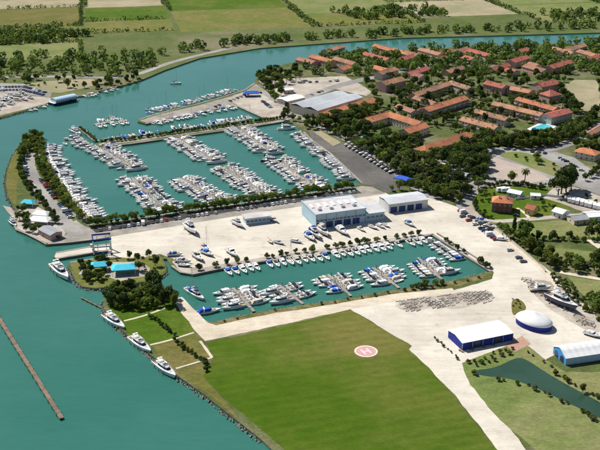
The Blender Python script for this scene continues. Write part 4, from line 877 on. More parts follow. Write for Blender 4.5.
SMALL = {'sw': 3, 'st': 2.5, 'sb': .35, 'ow': 3, 'ob': .5, 'oc': 1.3, 'lw': 1.0, 'lb': .4}
W_, g_ = '# from the tip along the tree-lined curved spit', 'boats along the curved spit'
polyrow([(41, 149), (44, 164), (54, 182), (66, 199), (79, 216), (85, 224)], -1 * -1, BIGMIX, W_, g_, gap=.5, off=1.0, skip=0)
W_, g_ = 'on a pontoon of the narrow mole', 'boats on the mole pontoons'
ML = 'pontoon lined with boats reaching off the narrow mole'
for (a, b), nth in zip((((97, 146.5), (133, 168.5)), ((176, 138.5), (213, 161.5)), ((238, 129.5), (270, 152.5))), ('mole-head', 'middle mole', 'plaza-end mole')):
    pontoon(a, b, 1.9, 'boat-lined ' + nth + ' pontoon reaching into the big basin')
    row(a, b, 1, MIX, '# from the mole, plaza side of the ' + nth + ' pontoon', g_, gap=.5, scale=.86, off=.8); row(a, b, -1, MIX, '# from the mole, spit side of the ' + nth + ' pontoon', g_, gap=.5, scale=.86, off=.8)
    e, q = G(*b, 0), G(*a, 0); d = (e - q).normalized(); boat('fw', 17, e + d * 4.5, math.atan2(d.y, d.x) + math.pi / 2 * -1, 'lying across the end of the ' + nth + ' pontoon', None)
W_, g_ = 'on a pontoon of the hedged quay', 'boats on the hedged quay pontoons'
HL = 'pontoon lined with boats reaching off the long hedged quay'
for (a, b), nth in zip((((168, 212.5), (131, 178)), ((223, 204), (178, 178.5)), ((268, 197.5), (222, 167.5)), ((318, 190), (276, 160))), ('nearest the spit', 'second from the spit', 'third from the spit', 'nearest the asphalt lot')):
    pontoon(a, b, 1.9, 'boat-lined pontoon off the hedged quay, ' + nth)
    row(a, b, 1, MIX, '# from quay, spit side, hedged pontoon ' + nth, g_, gap=.5, off=.8, scale=.84); row(a, b, -1, MIX, '# from quay, lot side, hedged pontoon ' + nth, g_, gap=.5, off=.8, scale=.84)
boat('fn', 17, G(272, 162, 0), R(-15), 'lying across the end of a hedged quay pontoon', 'yachts across the hedged quay pontoon ends')
boat('fw', 16, G(287, 129.5, 0), R(8), 'alone by the corner of the mole', None)
W_, g_ = '# from the plaza along the asphalt lot berths', 'boats beside the asphalt lot'
polyrow([(304, 133.5), (313, 142), (331, 155), (346, 169), (358, 181)], -1, MIX, W_, g_, gap=.6, skip=.02, off=.5, scale=.95)
W_, g_ = '# from the pier tip, canal side of the pier', 'boats in the narrow canal'
polyrow([(148, 123.5), (170, 118.5), (200, 112.5), (234, 106)], -1, SMALL, W_, g_, gap=.5, skip=.05, off=.5)
W_ = '# from the mole head, canal side of the mole'
polyrow([(105, 141), (130, 138), (165, 133), (200, 128), (230, 123.5), (258, 119.5)], 1, SMALL, W_, g_, gap=.7, skip=.12, off=.5)
W_, g_ = '# from the pier tip, river side of the pier', 'boats on the river side of the pier'
polyrow([(150, 115), (170, 109.8), (200, 102.6), (225, 95.6), (243, 89.6)], 1, SMALL, W_, g_, gap=.9, skip=.18, off=.5)
W_, g_ = '# along the short pontoon outside the canal mouth', 'boats outside the canal mouth'
pontoon((79, 127.5), (97, 142), 4.5, 'broad walkway pontoon with clipped green hedge running to the mole', 5)
pontoon((94, 125), (126, 121), 1.8, 'short pontoon with small boats standing outside the canal mouth', 3)
row((94, 125), (126, 121), 1, SMALL, W_, g_, gap=.8, skip=.15); row((94, 125), (126, 121), -1, SMALL, '# on the mole side of the canal mouth pontoon', g_, gap=.8, skip=.3)
pontoon((104, 139.5), (131, 135.5), 1.6, 'short pontoon with small boats against the mole head', 3)
for i, (x, y) in enumerate(((113, 118.3), (150, 110.5), (157, 111))): boat(random.choice(['lw', 'lb']), 10, G(x, y, 0), R(-30 + i * 9), 'anchored in the river off the pier', 'sailing boats off the pier')
boat('lb', 12, G(176, 84, 0), R(5), 'under way in the wide river', None)
boat('ow', 8, G(65.5, 144.5, 0), R(-60), 'drifting outside the basin entrance', None)
o = put(BIG, 'motor_yacht', 'tall white motor yacht at the hedged walkway pontoon by the basin entrance', 'yacht', None, G(76, 133.5, 0), ang(G(68, 130, 0), G(84, 139, 0)), 1.0)
row((83, 137), (97, 148.5), -1, BIGMIX, '# on the outer face of the walkway pontoon', 'boats on the outer walkway face', gap=.6, scale=.9)
# small basin
W_, g_ = '# from the inlet along the shrub-lined basin quay', 'boats at the shrub-lined quay'
for a, b in (((214, 270.5), (262, 262.3)), ((263.5, 261.6), (297, 256.9)), ((298, 256.8), (328, 252.4)), ((328, 252), (366, 246.2)), ((367, 246), (402, 240.6)), ((402, 240.3), (421, 237.4))):
    row(a, b, -1, {'sw': 3, 'st': 3.4, 'sb': .7, 'se': 1, 'ow': .6, 'lw': .5}, W_, g_, gap=1.0, skip=.06, scale=.92, off=.5)
W_, g_ = 'on a short pontoon of the small basin', 'boats on the small basin pontoons'
SL = 'short pontoon with boats reaching off the grassy bank'
for (a, b), nth in zip((((254, 312.5), (233, 289)), ((303, 305), (279, 286)), ((351, 297), (328, 275.5)), ((399, 289), (373, 268.5)), ((444, 282.5), (418, 258.5))), ('nearest the sandy corner', 'second from the sandy corner', 'midway along the bank', 'second from the angled quay', 'nearest the angled quay')):
    pontoon(a, b, 1.7, 'short boat-lined pontoon off the grassy bank, ' + nth, 3)
    e = G(*a, 0).lerp(G(*b, 0), .22)
    row(None, None, 1, {'sw': 3, 'st': 2.5, 'sb': .4, 'ob': .5, 'ow': 1, 'se': .8, 'fw': .9}, '# from bank, inlet side, pontoon ' + nth, g_, gap=.45, scale=.88, off=.8, world=(e, G(*b, 0)))
    row(None, None, -1, {'sw': 3, 'st': 2.5, 'sb': .4, 'ob': .5, 'ow': 1, 'se': .8, 'fw': .9}, '# from bank, far side, pontoon ' + nth, g_, gap=.45, scale=.88, off=.8, world=(e, G(*b, 0)))
boat('fb', 14, G(197, 297, 0), R(-52), 'tied to the sandy corner quay', None); boat('lb', 13, G(192, 293.5, 0), R(-52), 'tied to the sandy corner quay', None)
boat('sb', 13, G(209, 312.5, 0), R(18), 'tied at the bend of the sandy corner quay', None)
W_, g_ = '# from the raft along the angled quay', 'boats at the angled quay wall'
row((442, 243), (470, 261), -1, {'sw': 2, 'st': 2, 'sb': 1, 'se': .5}, W_, g_, gap=.7, scale=.85, off=.5)
mb = MB(); mb.box(-3, 3, -2.2, 2.2, -.2, .7, 'concrete'); o = empty('work_raft', 'square white work raft in the corner of the small basin', 'raft', G(430, 241.5, 0), R(-20))
link('deck', mb.mesh('deck'), o); mb = MB(); mb.box(-1.4, 1.2, -1.2, 1.2, .7, 2.4, 'tent'); link('cabin', mb.mesh('cabin'), o)
# the big white yachts along the mooring point
def bigyacht(pr, px0, px1, L, label):
    a, b = G(*px0, 0), G(*px1, 0); p = (a + b) / 2; put(pr, 'motor_yacht', label, 'yacht', None, p, ang(a, b), L / 20)
bigyacht(BIG, (51, 264.5), (71, 284.5), 25, 'large white motor yacht alongside the lawn below the slipway pier')
bigyacht(BIG, (103, 315.5), (127, 333), 20.5, 'white motor yacht astern at the lawn beside the thicket')
bigyacht(BIG, (130, 338.5), (152, 356), 20, 'white motor yacht moored between two others along the lawn')
bigyacht(BIG, (155, 363), (176, 380), 19, 'white motor yacht moored at the olive plot furthest from the thicket')
boat('ow', 8.5, G(16, 222, 0), R(-55), 'by the club quay of the spit', None); boat('fn', 13, G(13.5, 225, 0), R(-58), 'by the club quay of the spit', None)
# boats ashore
mb = MB()
for sx in (-.28, .18):
    for sy in (-1, 1): mb.cyl((sx * 12, sy * 1.9, 0), (sx * 12, sy * 1.1, 1.5), .09, .09, 'rust', 4)
    mb.box(sx * 12 - .12, sx * 12 + .12, -2, 2, 0, .16, 'rust')
mb.box(-5, 4, -.15, .15, .1, .3, 'rust'); CRADLE = [('frame', mb.mesh('frame'), [])]
def ashore(k, L, px, px2, where, group=None):
    a, b = G(*px), G(*px2); d = BOATS[k][3]; rz = ang(a, b); p = (a + b) / 2
    boat(k, L, p, rz, where, group, LZ + .08 * L)
    put(CRADLE, 'boat_cradle', 'steel cradle under ' + BOATS[k][4] + ' ' + where, 'cradle', group, (p.x, p.y, LZ + .03), rz, (L / 12, L / 12, .05 * L))
    BLOCK.append((p.x, p.y, 3))
ashore('fw', 18, (185, 226.5), (197, 237.5), 'ashore alone on the open yard')
ashore('sw', 13, (192, 254), (204, 264), 'ashore beside the blue covered boat'); ashore('sb', 11, (203, 253), (212, 257), 'ashore near the small inlet')
ashore('lb', 12, (202, 248), (211, 255), 'ashore near the small inlet'); ashore('st', 13, (226, 250), (239, 260), 'ashore by the shrubs of the quay')
ashore('sb', 9, (171, 256), (180, 255.5), 'on the slip beside the inlet'); ashore('sw', 10, (178, 262), (189, 263), 'on the slip beside the inlet'); ashore('ow', 8, (180, 266), (190, 267), 'on the slip beside the inlet')
for i, (k, L, a, b) in enumerate((('sb', 13, (304, 234), (316, 244)), ('fb', 15, (308, 231), (322, 243)), ('fs', 15, (316, 228), (331, 241)), ('st', 14, (335, 228), (350, 239)), ('sw', 8, (359, 229), (364, 232)), ('ow', 8, (370, 227), (377, 230)), ('st', 8, (378, 226), (384, 229)), ('ow', 7, (383, 225), (389, 228)), ('sb', 10, (405, 223), (415, 228)))):
    ashore(k, L, a, b, 'ashore in front of the pale blue hall', 'boats ashore before the hall')
for i, (k, L, a, b) in enumerate((('fw', 13, (233, 223), (243, 229)), ('sw', 9, (270, 219), (279, 224)), ('oc', 7, (268, 240), (272, 245)), ('sw', 8, (276, 243), (283, 245)), ('st', 8, (293, 242), (301, 243.5)))):
    ashore(k, L, a, b, 'ashore near the blue glazed office', 'boats ashore near the office')
a, b = G(346, 144.5), G(393, 174); n_ = 13; d = ang(a, b)
for i in range(n_):
    p = a.lerp(b, (i + .5) / n_); k = random.choice(['sw', 'st', 'sw', 'ow', 'se']); q = Vector((math.cos(d - R(62)), math.sin(d - R(62)), 0)) * 4
    boat(k, random.uniform(8, 10.5) if k[0] == 's' else 8, p, d - R(62), 'on the asphalt lot below the trees', 'boats parked on the asphalt lot', LZ + .7)
    put(CRADLE, 'boat_cradle', 'low steel cradle under a boat on the asphalt lot', 'cradle', 'cradles on the asphalt lot', (p.x, p.y, LZ + .08), d - R(62), (.7, .7, .45))
for k, L, a, b in (('sw', 9, (486, 226), (496, 229)), ('st', 8, (498, 240), (507, 241)), ('sb', 9, (478, 221), (487, 223))): ashore(k, L, a, b, 'ashore among cars of the yard lot', None)
for k, L, a, b in (('fw', 12, (533, 291), (549, 290)), ('fn', 21, (547, 299), (577, 314)), ('st', 9, (588, 335), (598, 338))):
    ashore(k, L, a, b, 'ashore on the rubble strip beside the hedge', None)
for i in range(26):   # hard standing on the far bank
    x = random.uniform(-4, 36); y = 112 - x * .27 - random.uniform(2, 13)
    boat(pick({'sw': 2, 'st': 3, 'ow': 2, 'se': 1}), 9, G(x, y), R(random.gauss(-30, 12)), 'ashore on the far bank gravel', 'boats on the far bank gravel', LZ + .9)
for a, b in (((22, 110.5), (46, 103.8)), ((80, 96.5), (96, 92.5)), ((97, 92), (112, 88))):
    row(a, b, -1, SMALL, '# along the far bank beside the barge', 'boats along the far bank', off=.5)
# the covered ship on the far bank
a, b = G(51, 105.5, 0), G(79, 99.5, 0); L = (b - a).length * .98; o = empty('barge', 'long dark hulled barge with a pale blue arched roof at the far bank', 'barge', (a + b) / 2, ang(a, b))
hl, dk_ = hull_parts(L, 11, 2.6, 'navy', 'navy', cock=(.02, .04)); link('hull', hl, o); link('deck', dk_, o)
mb = MB(); p = [(4.6 * math.cos(math.pi * (1 - i / 8)), 2.2 * math.sin(math.pi * i / 8)) for i in range(9)]
mb.loft([[(-L * .42, q, 4.2 + z) for q, z in p], [(L * .36, q, 4.2 + z) for q, z in p]], 'tentpale'); link('roof', mb.mesh('roof'), o)
mb = MB(); mb.box(-L * .41, L * .35, -4.4, 4.4, 2.5, 4.2, 'tent'); sd = link('side_wall', mb.mesh('side_wall'), o)
for i in range(10):
    w = link('window', wf, o, (-L * .38 + i * L * .078, -4.41, 2.7), math.pi, (.7, 1, .7)); link('pane', wp, w)

# ------------------------------------------------------------------ jetties and boom
def jetty(px0, px1, w, label, z=.9, step=6.0, name='jetty'):
    a, b = G(*px0, 0), G(*px1, 0); L = (b - a).length; o = empty(name, label, 'jetty', a, ang(a, b))
    mb = MB(); n = int(L / .55)
    for i in range(n): mb.box(i * L / n, (i + .86) * L / n, -w / 2 + random.uniform(-.06, .06), w / 2 + random.uniform(-.06, .06), z, z + .08 + random.uniform(0, .04), 'wood')
    dk = link('deck', mb.mesh('deck'), o); dk['kind'] = 'stuff'
    for s in (-1, 1):
        mb = MB(); mb.box(0, L, s * w * .36 - .1, s * w * .36 + .1, z - .3, z - .002, 'wood'); link('beam', mb.mesh('beam'), o)
    mb = MB(); mb.cyl((0, 0, -2.5), (0, 0, z + .55), .16, .13, 'wood', 6); pm = mb.mesh('pile')
    for i in range(int(L / step)):
        for s in (-1, 1): link('pile', pm, o, (2 + i * step, s * (w / 2 + .2), 0))
    return o
jetty((-22, 286), (62, 420), 1.9, 'long narrow brown timber jetty standing alone in open water')
jetty((81, 298.5), (106, 311), .7, 'thin dark timber walkway off the thicket', .6, 4)

def riprap(px, label, seed, side=.6):
    rnd = random.Random(seed); mb = MB(); pts = GP(px, LZ); c = pts[0].copy(); c.z = 0; sg = (-1 if _A > 0 else 1) if px[0] in GROUND or px[1] in GROUND else -1
    for a, b in zip(pts, pts[1:]):
        d = b - a; n_ = Vector((-d.y, d.x, 0)).normalized()
        for i in range(int(d.length * 2.6)):
            p = a + d * rnd.random() + n_ * (sg * .9 + rnd.gauss(0, .7) * side); r = rnd.uniform(.3, .75); z = rnd.uniform(-.2, .75)
            v = [(p.x - c.x + r * rnd.uniform(.7, 1.2) * x, p.y - c.y + r * rnd.uniform(.7, 1.2) * y, z + r * rnd.uniform(.5, .9) * w) for x, y, w in ((1, 0, 0), (0, 1, 0), (-1, 0, 0), (0, -1, 0), (.2, .1, 1), (0, 0, -1))]
            mb.add(v, [(0, 1, 4), (1, 2, 4), (2, 3, 4), (3, 0, 4), (1, 0, 5), (2, 1, 5), (3, 2, 5), (0, 3, 5)], 'stone')
    o = link('rock_armour', mb.mesh('rock_armour'), None, c); tag(o, label, 'rocks', None, 'stuff')
riprap([(39, 136.5), (32, 135.5), (22, 142), (12, 157), (7, 170), (5, 183), (8, 196), (13, 206), (17, 212)], 'grey boulders along the outer shore of the curved spit', 1)
riprap([(68, 266), (76, 281), (82, 286.5), (95, 288.5), (120, 286), (145, 281.5), (160, 277), (167, 271.5)], 'grey boulders along the shore of the canopy garden', 2)
riprap([(179, 299), (168, 291), (150, 282.5), (130, 286), (112, 292), (104, 301), (103.5, 308), (116, 325), (136, 343), (155, 358), (171, 371), (205, 395), (262, 440)], 'grey boulders along the mooring lawns and thicket', 3)
riprap([(490, 271.5), (440, 283.5), (390, 290.5), (330, 301), (270, 310), (235, 316.5), (214, 322), (204, 321.5), (196, 314), (179, 299)], 'grey boulders along the grassy bank of the small basin', 4, .8)
riprap([(-40, 124), (0, 117.5), (20, 112), (45, 105)], 'grey boulders along the far bank gravel', 5)

# ------------------------------------------------------------------ boat lift
def travel_lift(px, rz):
    c = G(*px); o = empty('boat_lift', 'tall blue and white wheeled boat lift straddling the slipway pier', 'boat lift', c, rz)
    Wd, Ln, H = 8.5, 10, 9.5
    mb = MB(); mb.box(-.35, .35, -.35, .35, .9, H, 'white'); leg = mb.mesh('leg')
    mb = MB(); mb.cyl((0, -.3, .75), (0, .3, .75), .75, .75, 'rubber', 12); whl = mb.mesh('wheel')
    for sx in (-1, 1):
        for sy in (-1, 1):
            l_ = link('leg', leg, o, (sx * Ln / 2, sy * Wd / 2, 0)); link('wheel', whl, l_)
    for sy in (-1, 1):
        mb = MB(); mb.box(-Ln / 2 - .5, Ln / 2 + .5, sy * Wd / 2 - .4, sy * Wd / 2 + .4, H, H + .8, 'navycloth'); link('side_beam', mb.mesh('side_beam'), o)
        mb = MB(); mb.box(-Ln / 2, Ln / 2, sy * Wd / 2 - .25, sy * Wd / 2 + .25, 1.5, 2.0, 'navycloth'); link('lower_beam', mb.mesh('lower_beam'), o)
    mb = MB(); mb.box(-Ln / 2 - .4, -Ln / 2 + .4, -Wd / 2 + .41, Wd / 2 - .41, H + .05, H + .75, 'navycloth'); link('cross_beam', mb.mesh('cross_beam'), o)
    mb = MB()
    for sx in (-2.5, 2.5):
        for sy in (-1, 1): mb.box(sx - .15, sx + .15, sy * 3 - .05, sy * 3 + .05, 2.2, H, 'beige')
        mb.box(sx - .15, sx + .15, -3, 3, 2.0, 2.2, 'beige')
    link('sling', mb.mesh('sling'), o)
    mb = MB(); mb.box(-Ln / 2 - 1.6, -Ln / 2 - .36, Wd / 2 - .8, Wd / 2 + .6, 2.1, 4.2, 'tent'); link('operator_cab', mb.mesh('operator_cab'), o)
travel_lift((102.5, 252.5), R(14))

# ------------------------------------------------------------------ cars
def car_proto(k, L=4.3, Wd=1.75, H=1.45, van=False):
    w = Wd / 2; mb = MB()
    if van: secb = [(-L / 2, .35), (L / 2, .35), (L / 2, .95), (L * .33, 1.15), (L * .2, H), (-L / 2, H)]
    else: secb = [(-L / 2, .3), (L / 2, .3), (L / 2 + .02, .68), (L * .26, .92), (-L * .42, .95), (-L / 2 - .02, .85)]
    mb.loft([[(x, -w, z) for x, z in secb], [(x, w, z) for x, z in secb]], 'car_' + k); body = mb.mesh('body')
    parts = [('body', body, [])]
    if not van:
        mb = MB(); mb.frus([(-L * .42, -w * .94, .94), (L * .25, -w * .94, .92), (L * .25, w * .94, .92), (-L * .42, w * .94, .94)], [(-L * .3, -w * .78, H - .05), (L * .08, -w * .78, H - .03), (L * .08, w * .78, H - .03), (-L * .3, w * .78, H - .05)], 'glass'); gl = mb.mesh('glass')
        mb = MB(); mb.box(-L * .31, L * .085, -w * .79, w * .79, H - .06, H, 'car_' + k); parts += [('cabin_glass', gl, []), ('roof', mb.mesh('roof'), [])]
    else:
        mb = MB(); mb.add([(L * .335, -w * .85, 1.18), (L * .335, w * .85, 1.18), (L * .21, w * .85, H - .08), (L * .21, -w * .85, H - .08)], [(0, 1, 2, 3)], 'glass'); parts.append(('windscreen', mb.mesh('windscreen'), []))
    for sx in (-.31, .31):
        for sy in (-1, 1):
            mb = MB(); mb.cyl((sx * L, sy * (w - .12), .32), (sx * L, sy * (w + .04), .32), .32, .32, 'rubber', 8); parts.append(('wheel', mb.mesh('wheel'), []))
    return parts
CARS = {k: car_proto(k) for k in CARCOL}; VAN = car_proto('white', 5.6, 2.05, 2.5, True)
random.seed(31)
def car(p, rz, where, group, weights=None):
    if random.random() < .10: put(VAN, 'van', 'white van ' + where, 'van', group, (p.x, p.y, LZ + .1), rz); return
    k = random.choices(list(CARCOL), weights or [4, 4, 3, 3, 1.5, 1])[0]
    put(CARS[k], 'car', k + ' car ' + where, 'car', group, (p.x, p.y, LZ + .1), rz)
def carrow(px, spacing, turn, where, group, fill=.8, weights=None, off=0):
    pts = GP(px)
    for a, b in zip(pts, pts[1:]):
        L = (b - a).length; r = ang(a, b); n = int(L / spacing)
        for i in range(n):
            if random.random() < fill:
                p = a.lerp(b, (i + .5) / n) + Vector((-math.sin(r), math.cos(r), 0)) * off; car(p, r + R(turn) + random.gauss(0, .04), where, group, weights)
DK = [2, 2, 5, 4, 2, 1]
carrow([(33, 180), (44, 195), (54, 208), (63, 220)], 2.9, 90, 'parked on the spit road by the trees', 'cars on the spit road', .75, DK, 5.4)
carrow([(29, 160), (33, 176), (42, 191)], 3.2, 75, 'parked on the spit road by the trees', 'cars on the spit road', .45, DK, -4.2)
carrow([(98, 231), (150, 223), (200, 215.5), (240, 209.5), (300, 200.5), (356, 192)], 3.0, 80, 'parked under the long hedge', 'cars under the long hedge', .62)
carrow([(206, 111), (246, 95)], 6, 70, 'on the plaza by the canal', 'cars on the plaza', .4)
carrow([(262, 101), (272, 109)], 3.2, 90, 'on the plaza by the canal', 'cars on the plaza', .8, DK)
carrow([(236, 95.5), (262, 93)], 3.2, 90, 'on the plaza by the canal', 'cars on the plaza', .4)
carrow([(456, 209), (474, 219), (491, 231)], 3.0, 90, 'in the lot between the sandy yard and the lane', 'cars in the yard lot', .85, DK)
carrow([(461, 216), (480, 228), (497, 241)], 3.2, 90, 'in the lot between the sandy yard and the lane', 'cars in the yard lot', .55, DK)
carrow([(508, 249), (530, 268)], 5.5, 90, 'parked along the fence of the eastern lot', 'cars by the eastern fence', .6)
carrow([(500, 180.5), (552, 184.5)], 3.4, 80, 'on the wide grey car park by the palm', 'cars on the grey car park', .55)
carrow([(505, 149), (548, 154)], 4.5, 70, 'on the wide grey car park by the palm', 'cars on the grey car park', .4)
carrow([(556, 156), (574, 166), (592, 178)], 4.2, 70, 'on the wide grey car park by the palm', 'cars on the grey car park', .5)
carrow([(270, 86), (300, 83), (340, 81)], 6, 40, 'on the far gravel lot by the warehouse', 'cars by the warehouse', .5)
carrow([(300, 99), (330, 89)], 5, 80, 'on the far gravel lot by the warehouse', 'cars by the warehouse', .45)
carrow([(-2, 87.5), (24, 87), (46, 93)], 2.9, 88, 'in the rows on the far bank', 'cars on the far bank', .92, [1, 1, 3, 2, 7, 0])
carrow([(-2, 90.5), (22, 90.2), (44, 95.5)], 2.9, 88, 'in the rows on the far bank', 'cars on the far bank', .92, [1, 1, 3, 2, 7, 0])
carrow([(444, 178), (478, 181)], 3.2, 80, 'by the blue fronted service building', 'cars by the service building', .6, DK)
carrow([(405, 290.5), (432, 286.5)], 8, 5, 'on the road beside the small basin', 'cars by the small basin', .5, DK)
carrow([(228, 321), (238, 319)], 8, 5, 'on the road beside the small basin', 'cars by the small basin', 1, DK)
carrow([(505, 214), (520, 217)], 5, 20, 'beside the brick house', 'cars beside the brick house', .9)
carrow([(470, 121), (498, 130)], 4, 90, 'in front of the white terrace', 'cars by the white terrace', .5)
# white camper vans near the low house
mb = MB(); mb.box(-3.4, 3.4, -1.2, 1.2, .6, 3.1, 'tent'); mb.frus([(3.4, -1.1, .6), (4.6, -1.1, .6), (4.6, 1.1, .6), (3.4, 1.1, .6)], [(3.4, -1.1, 2.2), (3.8, -1.0, 2.2), (3.8, 1.0, 2.2), (3.4, 1.1, 2.2)], 'tent'); cb = mb.mesh('body')
mb = MB(); mb.box(-2.2, -.8, -1.23, -1.2, 1.8, 2.5, 'glass'); mb.box(.6, 1.9, -1.23, -1.2, 1.8, 2.5, 'glass'); mb.box(-2.2, -.8, 1.2, 1.23, 1.8, 2.5, 'glass'); cw = mb.mesh('window')
mb = MB()
for sx in (-2, 3):
    for sy in (-1, 1): mb.cyl((sx, sy * 1.0, .38), (sx, sy * 1.22, .38), .38, .38, 'rubber', 8)
CAMPER = [('body', cb, []), ('window', cw, []), ('wheels', mb.mesh('wheels'), [])]
for i in range(9):
    p = G(569 + i * 4.2, 201.5 + i * 1.05); put(CAMPER, 'camper_van', 'white camper van parked in the row by the grey car park', 'camper', 'camper vans in a row', (p.x, p.y, LZ + .1), R(72) + random.gauss(0, .05))
for x, y in ((501, 191.5), (505, 192)): put(CAMPER, 'camper_van', 'white camper van parked behind the brick house', 'camper', 'campers behind the brick house', G(x, y, LZ + .1), R(20))
# racks and empty cradles on the storage patch
mb = MB()
for sx in (-2.4, 2.4):
    mb.box(sx - .12, sx + .12, -1.5, 1.5, .0, .25, 'rust' if sx < 0 else 'concrete')
    for sy in (-1, 1): mb.box(sx - .1, sx + .1, sy * 1.4 - .1, sy * 1.4 + .1, .25, .75, 'concrete')
mb.box(-2.4, 2.4, -.12, .12, .0, .2, 'concrete'); mb.box(-2.4, 2.4, 1.3, 1.45, .5, .65, 'metal'); EC = [('frame', mb.mesh('frame'), [])]
for i in range(18):
    for j in range(4):
        if random.random() < .22: continue
        x = 400 + i * 5.1 + j * 1.9 + random.gauss(0, .5); yy = 307 - (x - 398) * .118 + (j - 1.5) * 2.5 + random.gauss(0, .35)
        p = G(x, yy); put(EC, 'empty_cradle', 'empty steel boat cradle stored on the rubble patch', 'cradle', 'empty cradles on the rubble patch', (p.x, p.y, LZ + .08), R(random.gauss(-58, 6)), random.uniform(.6, .95))
for i in range(26):
    x = random.uniform(526, 590); p = G(x, 283 + (x - 526) * .66 + random.uniform(-5, 3)); put(EC, 'empty_cradle', 'empty steel boat cradle stored beside the hedge strip', 'cradle', 'empty cradles by the hedge strip', (p.x, p.y, LZ + .08), R(random.gauss(-40, 20)))
mb = MB()
mb.cyl((0, -.3, 0), (0, .3, 0), .25, .25, 'rust', 6); mb = MB()
mb.box(-1.4, 1.4, -.6, .6, .35, .45, 'rust'); mb.cyl((-.4, .65, .3), (-.4, .8, .3), .3, .3, 'rubber', 8); mb.cyl((-.4, -.65, .3), (-.4, -.8, .3), .3, .3, 'rubber', 8); mb.box(1.4, 2.8, -.06, .06, .36, .44, 'rust'); TR = [('trailer_frame', mb.mesh('trailer_frame'), [])]
for i, (x, y) in enumerate(((461, 351), (472, 349.5), (483, 346.5), (492, 344.5))): put(TR, 'boat_trailer', 'rusty small trailer in front of the long marquee', 'trailer', 'trailers before the marquee', G(x, y, LZ + .05), R(-60))
# fence and white wall along the lane east of the yard
def wall_run(px, h, t, label, k, name='wall', cat='wall'):
    pts = GP(px); o = empty(name, label, cat, pts[0])
    for a, b in zip(pts, pts[1:]):
        mb = MB(); L = (b - a).length; mb.box(0, L, -t / 2, t / 2, -.1, h, k); mb.box(-.06, L + .06, -t / 2 - .06, t / 2 + .06, h, h + .1, 'concrete')
        link('wall_panel', mb.mesh('wall_panel'), o, a - pts[0], ang(a, b))
wall_run([(495, 229.5), (507, 238.5), (520, 249.5), (532, 260), (545, 272)], 1.7, .3, 'long pale wall between the eastern lot and the thicket', 'sand')
wall_run([(562, 198), (545, 196), (528, 198), (515, 200)], 1.4, .25, 'white garden wall behind the yellow house', 'tent')
wall_run([(437, 234), (462, 249.5), (492, 268.5)], .8, .5, 'low quay parapet along the angled side of the small basin', 'concrete', 'parapet')

# ------------------------------------------------------------------ vegetation
def crown(n, rx, ry, rz_, zc, leaf, lumps=9, k='leaf', seed=0, flat=0.0):
    rnd = random.Random(seed); mb = MB(); ls = []
    for i in range(lumps):
        th = rnd.uniform(0, 2 * math.pi); u = rnd.uniform(-.75, .9); rr = math.sqrt(1 - u * u) * rnd.uniform(.45, .8)
        ls.append((Vector((rx * rr * math.cos(th), ry * rr * math.sin(th), zc + rz_ * u * .62)), rnd.uniform(.34, .55)))
    ls.append((Vector((0, 0, zc)), .62))
    for i in range(n):
        c, s = rnd.choice(ls)
        d = Vector((rnd.gauss(0, 1), rnd.gauss(0, 1), rnd.gauss(0, 1) + .25)).normalized(); rad = s * rnd.uniform(.62, 1.08)
        p = c + Vector((d.x * rx * rad, d.y * ry * rad, d.z * rz_ * rad * (1 - flat)))
        nrm = (d + Vector((rnd.gauss(0, .55), rnd.gauss(0, .55), rnd.gauss(0, .55)))).normalized(); a = nrm.orthogonal().normalized()
        a = (a * math.cos(i * 2.4) + nrm.cross(a) * math.sin(i * 2.4)); b = nrm.cross(a); l = leaf * rnd.uniform(.6, 1.35)
        mb.add([p - a * l, p - b * l * .6 + nrm * l * .12, p + a * l, p + b * l * .6 + nrm * l * .12], [(0, 1, 2, 3)], k)
    return mb.mesh('crown')
def trunk(h, r, branches=5, spread=1.6, seed=0):
    rnd = random.Random(seed); mb = MB(); mb.cyl((0, 0, -.2), (rnd.uniform(-.15, .15), rnd.uniform(-.15, .15), h), r, r * .55, 'bark', 6)
    for i in range(branches):
        th = i * 2.4 + rnd.uniform(-.3, .3); z = h * rnd.uniform(.55, .95); mb.cyl((0, 0, z), (spread * math.cos(th), spread * math.sin(th), z + spread * rnd.uniform(.6, 1.1)), r * .4, r * .12, 'bark', 4)
    return mb.mesh('trunk')
TREE = {}
def kind(key, name, cat, look, protos): TREE[key] = (name, cat, look, protos)
kind('b', 'broadleaf_tree', 'tree', 'green broadleaf tree', [[('trunk', trunk(3.4, .28, seed=i), []), ('crown', crown(620, 3.4, 3.4, 3.2, 5.3, .62, 9, 'leaf', i), [])] for i in range(5)])
kind('g', 'young_tree', 'tree', 'bright green young tree', [[('trunk', trunk(2.2, .18, seed=i), []), ('crown', crown(480, 2.5, 2.5, 2.4, 3.9, .5, 8, 'leafbright', 20 + i), [])] for i in range(4)])
kind('d', 'evergreen_tree', 'tree', 'dark evergreen tree', [[('trunk', trunk(3.4, .3, seed=i), []), ('crown', crown(640, 3.3, 3.3, 3.7, 5.6, .6, 9, 'leafdark', 40 + i), [])] for i in range(4)])
kind('p', 'stone_pine', 'tree', 'umbrella shaped stone pine', [[('trunk', trunk(6.8, .32, 7, 2.4, seed=i), []), ('crown', crown(620, 4.2, 4.2, 1.7, 8.6, .6, 10, 'leafdark' if i % 2 else 'leaf', 60 + i, .25), [])] for i in range(4)])
kind('c', 'cypress', 'tree', 'slim dark cypress', [[('trunk', trunk(1.2, .2, 2, .3, seed=i), []), ('crown', crown(420, 1.3, 1.3, 4.6, 5.2, .45, 10, 'leafdark', 80 + i), [])] for i in range(2)])
kind('s', 'shrub', 'shrub', 'round green shrub', [[('stem', trunk(.8, .12, 4, .5, seed=i), []), ('foliage', crown(300, 1.5, 1.5, 1.35, 1.55, .36, 7, 'leaf', 100 + i), [])] for i in range(4)])
